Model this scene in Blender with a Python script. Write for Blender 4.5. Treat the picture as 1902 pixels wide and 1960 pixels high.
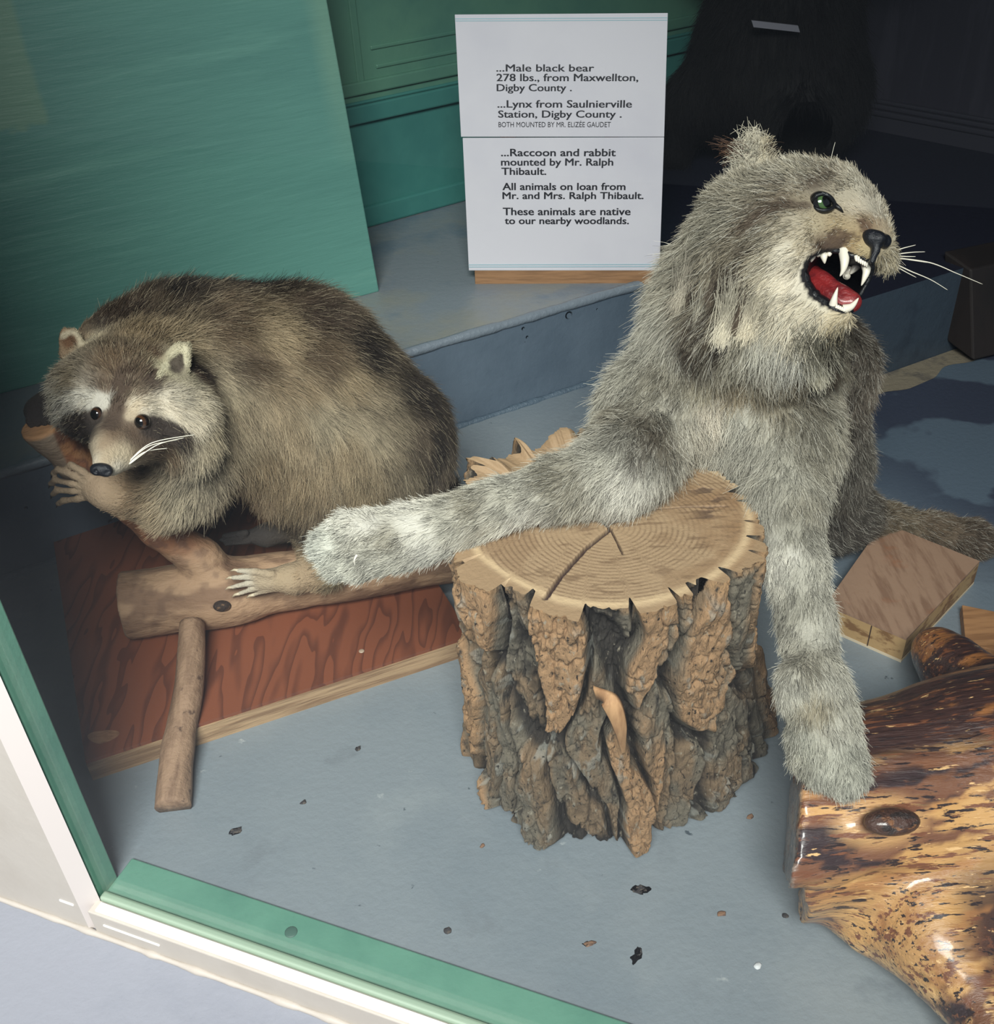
import bpy, bmesh, math, random
import numpy as np
from math import sin, cos, pi, radians, sqrt
from mathutils import Vector, Matrix
from mathutils.bvhtree import BVHTree

for o in list(bpy.data.objects): bpy.data.objects.remove(o)
SC = bpy.context.scene
COL = SC.collection
RNG = np.random.default_rng(7)
A = np.array

# ------------------------------------------------------------------ camera
FPX = 1980.0; TH = radians(35.5); RO = radians(3.0); CH = 1.15
_c, _s = cos(TH), sin(TH)
CF = A([0, _c, -_s]); _r = A([1., 0, 0]); _u = A([0, _s, _c])
CX = cos(RO)*_r - sin(RO)*_u; CU = cos(RO)*_u + sin(RO)*_r
CO = A([0, 0, CH])
cam = bpy.data.cameras.new('camera'); camo = bpy.data.objects.new('camera', cam); COL.objects.link(camo)
cam.sensor_fit = 'HORIZONTAL'; cam.sensor_width = 36.0; cam.lens = FPX/1902*36.0
cam.clip_start = .02; cam.clip_end = 60
camo.matrix_world = Matrix(((CX[0], CU[0], -CF[0], 0), (CX[1], CU[1], -CF[1], 0), (CX[2], CU[2], -CF[2], CH), (0, 0, 0, 1)))
SC.camera = camo

# ------------------------------------------------------------------ light: daylight from the street through the shop window
w = bpy.data.worlds.new('sky'); SC.world = w; w.use_nodes = True
w.node_tree.nodes['Background'].inputs[0].default_value = (.72, .84, 1, 1)
w.node_tree.nodes['Background'].inputs[1].default_value = .22
def area(name, loc, target, sx, sy, power, col, spread=180):
    l = bpy.data.lights.new(name, 'AREA'); l.shape = 'RECTANGLE'; l.size = sx; l.size_y = sy
    l.energy = power; l.color = col; l.spread = radians(spread)
    o = bpy.data.objects.new(name, l); COL.objects.link(o); o.location = loc
    o.rotation_euler = (Vector(target)-Vector(loc)).to_track_quat('-Z', 'Y').to_euler()
    return o
area('street_daylight', (-.30, -1.28, 2.75), (-.38, 1.2, .3), 1.5, 1.0, 43, (1, .975, .94), 72)
SC.view_settings.view_transform = 'Standard'; SC.view_settings.look = 'None'
SC.view_settings.exposure = 0.0; SC.view_settings.gamma = 1; SC.view_settings.use_curve_mapping = False

# ------------------------------------------------------------------ geometry of the view: a pixel of the photograph to a place
def ray(px, py): return CF + CX*(px-951)/FPX - CU*(py-980)/FPX
def Z(px, py, z=0.):
    d = ray(px, py); return CO + d*(z-CH)/d[2]
def D(px, py, y):
    d = ray(px, py); return CO + d*y/d[1]
def K(px, py, k): return CO + ray(px, py)*k
def proj(P):
    v = P-CO; k = v@CF
    return 951+FPX*(v@CX)/k, 980-FPX*(v@CU)/k, k

# ------------------------------------------------------------------ numpy noise
def _hash(ix, iy, iz, seed):
    h = (ix*374761393 + iy*668265263 + iz*2147483647 + seed*974634777) & 0xffffffff
    h = ((h ^ (h >> 13))*1274126177) & 0xffffffff
    return ((h ^ (h >> 16)) & 0xffff)/65535.0
def vnoise(P, seed=0):
    P = np.asarray(P, float); i = np.floor(P).astype(np.int64); f = P-i; f = f*f*(3-2*f)
    r = 0
    for dx in (0, 1):
        wx = f[..., 0] if dx else 1-f[..., 0]
        for dy in (0, 1):
            wy = f[..., 1] if dy else 1-f[..., 1]
            for dz in (0, 1):
                wz = f[..., 2] if dz else 1-f[..., 2]
                r = r + wx*wy*wz*_hash(i[..., 0]+dx, i[..., 1]+dy, i[..., 2]+dz, seed)
    return r
def fbm(P, octv=4, seed=0):
    r = 0; a = .5; P = np.asarray(P, float)
    for k in range(octv):
        r = r + a*vnoise(P*2**k, seed+k*17); a *= .5
    return r/(1-.5**octv)
def worley(P, seed=0):
    i = np.floor(P).astype(np.int64)
    f1 = np.full(P.shape[:-1], 9.); f2 = f1.copy(); idn = np.zeros(P.shape[:-1])
    for dx in (-1, 0, 1):
        for dy in (-1, 0, 1):
            cx, cy = i[..., 0]+dx, i[..., 1]+dy
            qx = cx+_hash(cx, cy, cx*0, seed); qy = cy+_hash(cx, cy, cx*0+5, seed)
            d = np.hypot(P[..., 0]-qx, P[..., 1]-qy)
            m = d < f1
            f2 = np.where(m, f1, np.minimum(f2, d)); idn = np.where(m, _hash(cx, cy, cx*0+9, seed), idn); f1 = np.minimum(f1, d)
    return f1, f2, idn
def sst(a, b, x):
    t = np.clip((x-a)/(b-a), 0, 1); return t*t*(3-2*t)
def lin(c):
    c = np.asarray(c, float)/255.; return np.where(c <= .04045, c/12.92, ((c+.055)/1.055)**2.4)

# ------------------------------------------------------------------ materials
def mat(name, base, layers=(), rough=.6, rough_layers=0., bump=0., bscale=60., bstretch=(1, 1, 1), coat=0., spec=.5, attr=None, attr_var=.0, bdetail=6):
    """base (sRGB) or attr (a colour attribute); layers: (colour, scale, lo, hi, stretch[, rotation]) of noise-edged patches"""
    m = bpy.data.materials.new(name); m.use_nodes = True
    nt = m.node_tree; N = nt.nodes; L = nt.links; p = N['Principled BSDF']
    tc = N.new('ShaderNodeTexCoord')
    if attr:
        a = N.new('ShaderNodeAttribute'); a.attribute_name = attr; cur = a.outputs['Color']
    else:
        a = N.new('ShaderNodeRGB'); a.outputs[0].default_value = (*lin(base), 1); cur = a.outputs[0]
    for k, l in enumerate(layers):
        c, sc, lo, hi, st = l[:5]
        mp = N.new('ShaderNodeMapping'); mp.inputs['Scale'].default_value = st; mp.inputs['Location'].default_value = (3.1*k, 1.7*k, 2.3*k)
        if len(l) > 5: mp.inputs['Rotation'].default_value = l[5]
        L.new(tc.outputs['Object'], mp.inputs['Vector'])
        n = N.new('ShaderNodeTexNoise'); n.inputs['Scale'].default_value = sc; n.inputs['Detail'].default_value = 8; n.inputs['Roughness'].default_value = .62
        L.new(mp.outputs[0], n.inputs['Vector'])
        r = N.new('ShaderNodeMapRange'); r.inputs['From Min'].default_value = lo; r.inputs['From Max'].default_value = hi
        L.new(n.outputs['Fac'], r.inputs['Value'])
        x = N.new('ShaderNodeMix'); x.data_type = 'RGBA'
        L.new(r.outputs[0], x.inputs['Factor']); L.new(cur, x.inputs['A']); x.inputs['B'].default_value = (*lin(c), 1)
        cur = x.outputs['Result']
    L.new(cur, p.inputs['Base Color'])
    p.inputs['Roughness'].default_value = rough; p.inputs['Coat Weight'].default_value = coat; p.inputs['Coat Roughness'].default_value = .12
    p.inputs['Specular IOR Level'].default_value = spec
    if bump:
        mp = N.new('ShaderNodeMapping'); mp.inputs['Scale'].default_value = bstretch
        L.new(tc.outputs['Object'], mp.inputs['Vector'])
        n = N.new('ShaderNodeTexNoise'); n.inputs['Scale'].default_value = bscale; n.inputs['Detail'].default_value = bdetail; n.inputs['Roughness'].default_value = .6
        L.new(mp.outputs[0], n.inputs['Vector'])
        b = N.new('ShaderNodeBump'); b.inputs['Strength'].default_value = 1; b.inputs['Distance'].default_value = bump
        L.new(n.outputs['Fac'], b.inputs['Height']); L.new(b.outputs[0], p.inputs['Normal'])
        m['bump_node'] = b.name
    m['col_out'] = cur.node.name
    return m
def node_over(m, fac_builder, colour):
    """lay a colour over a material's base colour where fac_builder's output says"""
    nt = m.node_tree; N = nt.nodes; L = nt.links; p = N['Principled BSDF']
    old = p.inputs['Base Color'].links[0].from_socket
    fac = fac_builder(N, L)
    x = N.new('ShaderNodeMix'); x.data_type = 'RGBA'
    L.new(fac, x.inputs['Factor']); L.new(old, x.inputs['A']); x.inputs['B'].default_value = (*lin(colour), 1)
    L.new(x.outputs['Result'], p.inputs['Base Color'])
def mth(N, L, op, a, b=None, c=None):
    n = N.new('ShaderNodeMath'); n.operation = op
    for i, v in enumerate((a, b, c)):
        if v is None: continue
        if isinstance(v, (int, float)): n.inputs[i].default_value = v
        else: L.new(v, n.inputs[i])
    return n.outputs[0]
def objxyz(N, L):
    tc = N.new('ShaderNodeTexCoord'); s = N.new('ShaderNodeSeparateXYZ'); L.new(tc.outputs['Object'], s.inputs[0]); return s.outputs, tc.outputs['Object']
def noise(N, L, vec, scale, detail=5):
    n = N.new('ShaderNodeTexNoise'); n.inputs['Scale'].default_value = scale; n.inputs['Detail'].default_value = detail
    L.new(vec, n.inputs['Vector']); return n.outputs['Fac']
def edge(N, L, v, a, b): # 0 below a, 1 above b
    r = N.new('ShaderNodeMapRange'); r.inputs['From Min'].default_value = a; r.inputs['From Max'].default_value = b; L.new(v, r.inputs['Value']); return r.outputs[0]

# ------------------------------------------------------------------ objects
def tag(o, label=None, cat=None, group=None, kind=None):
    if label: o['label'] = label
    if cat: o['category'] = cat
    if group: o['group'] = group
    if kind: o['kind'] = kind
    return o
def empty(name, loc, label, cat, group=None):
    o = bpy.data.objects.new(name, None); o.empty_display_size = .05; COL.objects.link(o); o.location = loc
    return tag(o, label, cat, group)
def origin_of(p):
    v = Vector((0, 0, 0))
    while p is not None: v = v + p.location; p = p.parent
    return v
def obj(name, V, F, m, parent=None, loc=None, smooth=True, colors=None):
    """V in world coordinates; the object's origin is put at loc (or its parent's)"""
    V = np.asarray(V, float)
    base = A(origin_of(parent)) if parent else np.zeros(3)
    off = A(loc, float) if loc is not None else base
    me = bpy.data.meshes.new(name)
    me.from_pydata((V-off).tolist(), [], [list(map(int, f)) for f in F]); me.update()
    if smooth: me.polygons.foreach_set('use_smooth', [True]*len(me.polygons))
    if colors is not None:
        at = me.color_attributes.new('Col', 'FLOAT_COLOR', 'POINT')
        c = np.ones((len(V), 4), np.float32); c[:, :3] = colors; at.data.foreach_set('color', c.ravel())
    if m: me.materials.append(m)
    o = bpy.data.objects.new(name, me); COL.objects.link(o)
    if parent: o.parent = parent
    o.location = off-base
    return o
def struct(o): o['kind'] = 'structure'; return o
class MB:
    def __init__(s): s.V = []; s.F = []
    def add(s, V, F):
        n = len(s.V); s.V += [list(map(float, v)) for v in V]; s.F += [[i+n for i in f] for f in F]; return s
    def box(s, o, ex, ey, ez):
        o, ex, ey, ez = map(lambda q: A(q, float), (o, ex, ey, ez))
        V = [o, o+ex, o+ex+ey, o+ey]; V = V+[v+ez for v in V]
        return s.add(V, [[0, 3, 2, 1], [4, 5, 6, 7], [0, 1, 5, 4], [1, 2, 6, 5], [2, 3, 7, 6], [3, 0, 4, 7]])
    def prism(s, poly, z0, z1):
        n = len(poly); V = [(x, y, z0) for x, y in poly]+[(x, y, z1) for x, y in poly]
        return s.add(V, [list(range(n))[::-1], list(range(n, 2*n))]+[[i, (i+1) % n, n+(i+1) % n, n+i] for i in range(n)])
    def tube(s, pts, rad, seg=10, cap=True):
        pts = [A(p, float) for p in pts]; n = len(pts)
        if not hasattr(rad, '__len__'): rad = [rad]*n
        V = []; F = []; up = None
        for i, p in enumerate(pts):
            t = pts[min(i+1, n-1)]-pts[max(i-1, 0)]; t = t/np.linalg.norm(t)
            if up is None: up = np.cross(t, [0.3, .5, .8]); 
            up = up-t*(up@t); up /= np.linalg.norm(up); b = np.cross(t, up)
            for k in range(seg):
                a = 2*pi*k/seg; V.append(p+rad[i]*(up*cos(a)+b*sin(a)))
        for i in range(n-1):
            for k in range(seg):
                F.append([i*seg+k, i*seg+(k+1) % seg, (i+1)*seg+(k+1) % seg, (i+1)*seg+k])
        if cap: F += [list(range(seg))[::-1], [(n-1)*seg+k for k in range(seg)]]
        return s.add(V, F)
    def ell(s, c, ax, nu=20, nv=12):
        c = A(c, float); ax = [A(a, float) for a in ax]; V = []; F = []
        for i in range(nv+1):
            t = pi*i/nv
            for k in range(nu):
                a = 2*pi*k/nu; V.append(c+ax[0]*sin(t)*cos(a)+ax[1]*sin(t)*sin(a)+ax[2]*cos(t))
        for i in range(nv):
            for k in range(nu): F.append([i*nu+k, (i+1)*nu+k, (i+1)*nu+(k+1) % nu, i*nu+(k+1) % nu])
        return s.add(V, F)
    def build(s, name, m, parent=None, loc=None, smooth=False): return obj(name, s.V, s.F, m, parent, loc, smooth)
def bevel(o, wd=.003, seg=2):
    b = o.modifiers.new('bevel', 'BEVEL'); b.width = wd; b.segments = seg; b.limit_method = 'ANGLE'; return o
def spline(P, n=24):
    P = A(P, float); out = []; m = len(P)
    for i in range(m-1):
        p0, p1, p2, p3 = P[max(i-1, 0)], P[i], P[i+1], P[min(i+2, m-1)]
        for t in np.linspace(0, 1, n, endpoint=(i == m-2)):
            out.append(.5*(2*p1+(p2-p0)*t+(2*p0-5*p1+4*p2-p3)*t*t+(3*p1-p0-3*p2+p3)*t**3))
    return A(out)

# ------------------------------------------------------------------ signed distance bodies
class Body:
    def __init__(s, lo, hi, h):
        s.lo = A(lo, float); s.h = h; s.n = np.ceil((A(hi)-s.lo)/h).astype(int)+1
        s.vol = np.full(s.n, .2, np.float32)
    def grid(s, lo, hi):
        i0 = np.maximum(np.floor((lo-s.lo)/s.h).astype(int), 0); i1 = np.minimum(np.ceil((hi-s.lo)/s.h).astype(int)+1, s.n)
        ax = [s.lo[k]+s.h*np.arange(i0[k], i1[k]) for k in range(3)]
        return tuple(slice(i0[k], i1[k]) for k in range(3)), np.stack(np.meshgrid(*ax, indexing='ij'), -1).astype(np.float32)
    def merge(s, sl, d, k):
        a = s.vol[sl]; hh = np.maximum(k-np.abs(a-d), 0)/k
        s.vol[sl] = np.minimum(a, d)-hh*hh*k*.25
    def cone(s, a, b, ra, rb, k=.03):
        a, b = A(a, float), A(b, float); m = max(ra, rb)+k+3*s.h
        sl, P = s.grid(np.minimum(a, b)-m, np.maximum(a, b)+m)
        ab = b-a; t = np.clip(((P-a)@ab)/max(ab@ab, 1e-9), 0, 1)
        d = np.linalg.norm(P-(a+t[..., None]*ab), axis=-1)-(ra+(rb-ra)*t)
        s.merge(sl, d.astype(np.float32), k); return s
    def chain(s, pts, k=.03):
        for (a, ra), (b, rb) in zip(pts, pts[1:]): s.cone(a, b, ra, rb, k)
        return s
    def ell(s, c, ax, k=.03):
        c = A(c, float); ax = [A(x, float) for x in ax]; R = [np.linalg.norm(x) for x in ax]; m = max(R)+k+3*s.h
        sl, P = s.grid(c-m, c+m); q = P-c
        u = np.stack([(q@(x/r))/r for x, r in zip(ax, R)], -1); k0 = np.linalg.norm(u, axis=-1)
        k1 = np.linalg.norm(u/A(R), axis=-1)
        d = np.where(k0 < 1e-6, -min(R), k0*(k0-1)/np.maximum(k1, 1e-6))
        s.merge(sl, d.astype(np.float32), k); return s
    def cut(s, fn, lo, hi, k=.006):
        sl, P = s.grid(A(lo), A(hi)); d = fn(P).astype(np.float32); a = s.vol[sl]
        hh = np.maximum(k-np.abs(a-d), 0)/k
        s.vol[sl] = np.maximum(a, d)+hh*hh*k*.25; return s
    def displace(s, fn, band=.03):
        I = np.argwhere(np.abs(s.vol) < band); P = s.lo+I*s.h
        s.vol[I[:, 0], I[:, 1], I[:, 2]] -= fn(P).astype(np.float32); return s
    def mesh(s):
        v = s.vol; ins = v < 0; nx, ny, nz = np.array(v.shape)-1
        cnt = np.zeros((nx, ny, nz), np.int8)
        cs = [(i, j, k) for i in (0, 1) for j in (0, 1) for k in (0, 1)]
        for i, j, k in cs: cnt += ins[i:i+nx, j:j+ny, k:k+nz]
        act = (cnt > 0) & (cnt < 8); I = np.argwhere(act)
        idx = np.full((nx, ny, nz), -1, np.int64); idx[act] = np.arange(len(I))
        acc = np.zeros((len(I), 3)); num = np.zeros(len(I))
        for a in cs:
            for ax in range(3):
                if a[ax]: continue
                b = list(a); b[ax] = 1
                va = v[I[:, 0]+a[0], I[:, 1]+a[1], I[:, 2]+a[2]]; vb = v[I[:, 0]+b[0], I[:, 1]+b[1], I[:, 2]+b[2]]
                m = (va < 0) != (vb < 0); t = va/np.where(va == vb, 1, va-vb)
                p = np.tile(A(a, float), (len(I), 1)); p[:, ax] = t
                acc[m] += p[m]; num[m] += 1
        V = s.lo+(I+acc/num[:, None])*s.h
        F = []
        for ax in range(3):
            o = [0, 1, 2]; o.remove(ax); u, w = o
            sh = [slice(1, -1)]*3; sh[ax] = slice(0, -1)
            s0 = ins[tuple(sh)]; sh2 = list(sh); sh2[ax] = slice(1, None); s1 = ins[tuple(sh2)]
            E = np.argwhere(s0 != s1); 
            if not len(E): continue
            fl = s0[E[:, 0], E[:, 1], E[:, 2]]
            E = E.copy(); E[:, u] += 1; E[:, w] += 1
            def cell(du, dw):
                q = E.copy(); q[:, u] += du; q[:, w] += dw; return idx[q[:, 0], q[:, 1], q[:, 2]]
            Q = np.stack([cell(-1, -1), cell(0, -1), cell(0, 0), cell(-1, 0)], 1)
            if ax == 1: fl = ~fl
            Q[~fl] = Q[~fl][:, ::-1]; F.append(Q)
        F = np.concatenate(F); F = F[(F >= 0).all(1)]
        return V, F
def vnormals(V, F):
    n = np.cross(V[F[:, 2]]-V[F[:, 0]], V[F[:, 3]]-V[F[:, 1]]); N = np.zeros_like(V)
    for k in range(4): np.add.at(N, F[:, k], n)
    return N/np.maximum(np.linalg.norm(N, axis=1), 1e-12)[:, None]
class Surf:
    """a body mesh with ray hits, for pinning the coat's colours and lie to the skin"""
    def __init__(s, V, F):
        s.V, s.F = V, F; s.N = vnormals(V, F)
        s.bvh = BVHTree.FromPolygons([tuple(v) for v in V], [tuple(int(i) for i in f) for f in F])
    def hit(s, px, py):
        d = ray(px, py); r = s.bvh.ray_cast(Vector(CO), Vector(d/np.linalg.norm(d)))
        if r[0] is not None: return A(r[0])
        best = None; k0 = np.median((s.V-CO)@CF)
        r = s.bvh.find_nearest(Vector(K(px, py, k0))); return A(r[0])
    def pin(s, pts): return A([s.hit(*p[:2]) for p in pts])
def blend(P, C, val, sig):
    """smooth nearest-anchor interpolation of val (n,c) pinned at C"""
    out = np.zeros((len(P), val.shape[1])); 
    for i in range(0, len(P), 40000):
        d2 = ((P[i:i+40000, None]-C[None])**2).sum(-1); w = 1/(d2+sig*sig)**2.2
        out[i:i+40000] = (w@val)/w.sum(1)[:, None]
    return out
def fur(name, S, count, flow, props, colour, m, parent, npt=5, rad=.00034, clump=.25, seed=1, keep=None, curl=.2):
    """strands rooted on the skin: flow(P)->lie, props(P)->(length, lift), colour(P)->rgb"""
    rg = np.random.default_rng(seed); V, F, N = S.V, S.F, S.N
    T = np.concatenate([F[:, [0, 1, 2]], F[:, [0, 2, 3]]])
    cr = np.cross(V[T[:, 1]]-V[T[:, 0]], V[T[:, 2]]-V[T[:, 0]]); ar = np.linalg.norm(cr, axis=1)
    cen = V[T].mean(1); nn = cr/np.maximum(ar, 1e-12)[:, None]
    view = CO-cen; view /= np.linalg.norm(view, axis=1)[:, None]
    facing = np.abs(1)*np.where((nn*view).sum(1) > -.35, 1, .3)
    pr_ = ar*facing; pr_ /= pr_.sum()
    t = rg.choice(len(T), count, p=pr_); u, v = rg.random(count), rg.random(count)
    fl = u+v > 1; u[fl] = 1-u[fl]; v[fl] = 1-v[fl]; W = np.stack([1-u-v, u, v], 1)
    P = (V[T[t]]*W[..., None]).sum(1); n = (N[T[t]]*W[..., None]).sum(1); n /= np.linalg.norm(n, axis=1)[:, None]
    if keep is not None:
        k = keep(P, rg); P, n = P[k], n[k]
    c = len(P)
    g = flow(P); g = g-n*(g*n).sum(1)[:, None]; g /= np.maximum(np.linalg.norm(g, axis=1), 1e-6)[:, None]
    Lh, lift = props(P); Lh = Lh*(.65+.6*rg.random(c))
    cl = np.stack([vnoise(P/.011, seed+3), vnoise(P/.011, seed+4), vnoise(P/.011, seed+5)], 1)-.5
    cl += .6*(np.stack([vnoise(P/.028, seed+6), vnoise(P/.028, seed+7), vnoise(P/.028, seed+8)], 1)-.5)
    d = g*(1-lift)[:, None]+n*lift[:, None]+cl*clump*2+rg.normal(0, .13, (c, 3))
    d /= np.linalg.norm(d, axis=1)[:, None]
    bend = (g*.35-n*.20+A([0, 0, -.12])+rg.normal(0, curl, (c, 3)))
    Q = np.zeros((c, npt, 3), np.float32); R = np.zeros((c, npt), np.float32)
    for i in range(npt):
        s = i/(npt-1)
        Q[:, i] = P-n*.0015+(d*s+bend*s*s*.8)*Lh[:, None]; R[:, i] = rad*(1-.75*s**1.5)
    C = np.ones((c, 4), np.float32); C[:, :3] = colour(P, rg)
    base = A(origin_of(parent)); Q -= base.astype(np.float32)
    hc = bpy.data.hair_curves.new(name); hc.add_curves([npt]*c)
    hc.attributes['position'].data.foreach_set('vector', Q.ravel())
    ra = hc.attributes.get('radius') or hc.attributes.new('radius', 'FLOAT', 'POINT'); ra.data.foreach_set('value', R.ravel())
    ca = hc.attributes.new('Col', 'FLOAT_COLOR', 'CURVE'); ca.data.foreach_set('color', C.ravel())
    hc.materials.append(m)
    o = bpy.data.objects.new(name, hc); COL.objects.link(o); o.parent = parent
    return o
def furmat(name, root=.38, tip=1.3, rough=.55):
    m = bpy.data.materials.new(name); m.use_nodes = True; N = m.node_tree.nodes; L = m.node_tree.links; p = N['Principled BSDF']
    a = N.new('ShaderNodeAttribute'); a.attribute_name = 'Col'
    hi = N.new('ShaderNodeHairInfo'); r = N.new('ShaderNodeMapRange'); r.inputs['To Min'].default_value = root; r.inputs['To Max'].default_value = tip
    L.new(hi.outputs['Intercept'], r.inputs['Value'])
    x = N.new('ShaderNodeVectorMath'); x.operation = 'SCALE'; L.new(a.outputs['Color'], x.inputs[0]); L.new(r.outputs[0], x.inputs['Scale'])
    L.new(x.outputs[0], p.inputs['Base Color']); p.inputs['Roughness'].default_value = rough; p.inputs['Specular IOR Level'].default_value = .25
    return m

# ================================================================== THE SETTING
W0 = A([-.531, .795, 0]); WE = A([.925, -.379, 0]); WN = A([.379, .925, 0]); UP = A([0, 0, 1.])
def WP(u, v, z): return W0+WE*u+WN*v+UP*z
GZ = -.037

m_floor = mat('floor_paint', (128, 137, 143), [((114, 125, 133), 2.2, .45, .7, (1, 1, 1)), ((138, 146, 150), 5, .55, .75, (1, 1, 1)), ((116, 124, 130), 9, .62, .74, (1, 1, 1)), ((162, 168, 170), 26, .68, .74, (1, 1, 1)), ((70, 80, 88), 34, .70, .73, (1, 1, 1)), ((60, 62, 66), 75, .73, .76, (1, 1, 1))], rough=.42, bump=.0012, bscale=90)
m_ground = mat('pavement_paint', (143, 148, 158), [((130, 136, 147), 3, .45, .65, (1, 1, 1)), ((120, 125, 135), 60, .70, .74, (1, 1, 1))], rough=.6, bump=.001, bscale=70)
m_plinth = mat('plinth_paint', (126, 134, 142), [((138, 138, 130), 3.2, .48, .68, (1, 1, 1)), ((108, 122, 136), 5, .52, .66, (1, 1, 1)), ((80, 84, 88), 60, .70, .74, (1, 1, 1))], rough=.4, bump=.0012, bscale=60)
m_pface = mat('plinth_face_paint', (94, 108, 122), [((84, 98, 112), 4, .45, .65, (1, 1, 1))], rough=.38, bump=.0015, bscale=45)
m_pface2 = mat('shaded_face_paint', (58, 70, 82), [((46, 56, 68), 7, .48, .6, (1, 1, 1))], rough=.5, bump=.002, bscale=45)  # darker copy of the step face paint, low light put into the colour
m_topshade = mat('shaded_top_paint', (30, 32, 46), [((44, 50, 66), 5, .55, .7, (1, 1, 1))], rough=.6)  # dark step top colour standing in for the low light at back right
m_green = mat('green_paint', (74, 142, 130), [((64, 128, 120), 3.0, .42, .66, (.5, .5, 2.2)), ((88, 152, 138), 7, .56, .74, (.4, .4, 3))], rough=.36, bump=.0012, bscale=22, bstretch=(.4, 1, 4))
m_gwall = mat('green_wall_paint', (62, 122, 117), [((72, 134, 126), 3, .45, .65, (1, 1, 1))], rough=.4, bump=.001, bscale=30)
m_gpanel = mat('green_panel_paint', (92, 138, 118), [((80, 126, 112), 4, .45, .65, (1, 1, 1))], rough=.4, bump=.001, bscale=30)
m_gsill = mat('green_sill_paint', (96, 146, 126), [((84, 134, 116), 9, .45, .65, (1, 1, 1)), ((60, 105, 90), 80, .7, .74, (1, 1, 1))], rough=.45, bump=.0008, bscale=60)
m_gbead = mat('green_bead_paint', (150, 172, 152), rough=.45)
m_cream = mat('cream_paint', (188, 183, 174), [((179, 173, 163), 4, .45, .65, (1, 1, 1))], rough=.5, bump=.0006, bscale=50)
m_white = mat('white_paint', (244, 243, 238), rough=.4)
m_dark = mat('dark_wall', (52, 51, 62), [((62, 61, 72), 18, .52, .66, (1, 1, .15), (0, .6, 0))], rough=.55, bump=.002, bscale=30, bstretch=(1, 1, .2))
m_ceil = mat('ceiling_paint', (120, 125, 125), rough=.8)

def pock(m, scale, depth, lo=.16):
    """small blow holes in the concrete"""
    nt = m.node_tree; N = nt.nodes; L = nt.links; p = N['Principled BSDF']
    tc = N.new('ShaderNodeTexCoord'); v = N.new('ShaderNodeTexVoronoi'); v.inputs['Scale'].default_value = scale
    L.new(tc.outputs['Object'], v.inputs['Vector'])
    n = N.new('ShaderNodeTexNoise'); n.inputs['Scale'].default_value = scale*.3; L.new(tc.outputs['Object'], n.inputs['Vector'])
    rr = mth(N, L, 'MULTIPLY', edge(N, L, n.outputs['Fac'], .45, .7), lo)
    h = mth(N, L, 'MINIMUM', mth(N, L, 'SUBTRACT', v.outputs['Distance'], rr), 0.)
    h = mth(N, L, 'MAXIMUM', h, -.08)
    b = N.new('ShaderNodeBump'); b.inputs['Distance'].default_value = depth; L.new(h, b.inputs['Height'])
    old = p.inputs['Normal'].links
    if old: L.new(old[0].from_socket, b.inputs['Normal'])
    L.new(b.outputs[0], p.inputs['Normal'])
pock(m_pface, 24, .2, .27); pock(m_pface2, 30, .12)

# floor, inside the case
fl = MB().prism([tuple(WP(u, v, 0)[:2]) for u, v in ((-1.8, .0), (2.6, .0), (2.6, 4.2), (-1.8, 4.2))], -.2, 0.).build('floor', m_floor)
struct(fl)
# patches of older paint, darkened also to stand in for low light, and a strip of bare concrete at the foot of the step, right of the stump
def darkpatch(N, L):
    xyz, vec = objxyz(N, L); n = noise(N, L, vec, 3.2, 4)
    a = mth(N, L, 'ADD', mth(N, L, 'MULTIPLY', xyz[0], .9), mth(N, L, 'MULTIPLY', xyz[1], .35))
    return mth(N, L, 'MULTIPLY', mth(N, L, 'MULTIPLY', edge(N, L, a, 1.15, 1.4), edge(N, L, n, .47, .50)), .85)
def blueshade(N, L):  # painted shade: floor turns darker blue towards the dim back right
    xyz, vec = objxyz(N, L); n = noise(N, L, vec, 2.4, 4)
    a = mth(N, L, 'ADD', mth(N, L, 'MULTIPLY', xyz[0], .75), mth(N, L, 'MULTIPLY', xyz[1], .55))
    return mth(N, L, 'MULTIPLY', edge(N, L, mth(N, L, 'ADD', a, mth(N, L, 'MULTIPLY', n, .5)), 1.35, 1.75), .9)
node_over(m_floor, blueshade, (86, 102, 118))
node_over(m_floor, darkpatch, (52, 56, 74))
gr = MB().prism([tuple(WP(u, v, 0)[:2]) for u, v in ((-3, -3), (3, -3), (3, -.005), (-3, -.005))], GZ-.1, GZ).build('floor', m_ground)
gr.name = 'floor_outside'; struct(gr)

# raised concrete step that runs along the back (front edge pinned to the photo's step, with a jog behind the lynx)
PH = .21
P0 = A([-.164, 1.89]); PD = A([.53, .29]); PD = PD/np.linalg.norm(PD)
pa = P0-PD*2.2; pb = P0+PD*.74
pc = A([.56, 1.90]); pd_ = pc+A([.89, .455])*2.6
PN = A([-PD[1], PD[0]])
plat = [pa, pb, pc, pd_, pd_+PN*2.2, pa+PN*2.2]
MBp = MB(); n = len(plat)
top = MB().add([(x, y, PH) for x, y in plat], [list(range(n))])
step = top.build('floor_step', m_plinth); step.name = 'floor_step'; struct(step)
def topshade(N, L):  # shade painted into the step top from the sign rightwards
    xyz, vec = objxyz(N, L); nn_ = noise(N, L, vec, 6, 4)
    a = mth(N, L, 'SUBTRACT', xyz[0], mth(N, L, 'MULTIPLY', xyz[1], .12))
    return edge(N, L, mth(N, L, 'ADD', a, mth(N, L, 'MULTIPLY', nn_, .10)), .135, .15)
node_over(m_plinth, topshade, (34, 36, 50))
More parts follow.
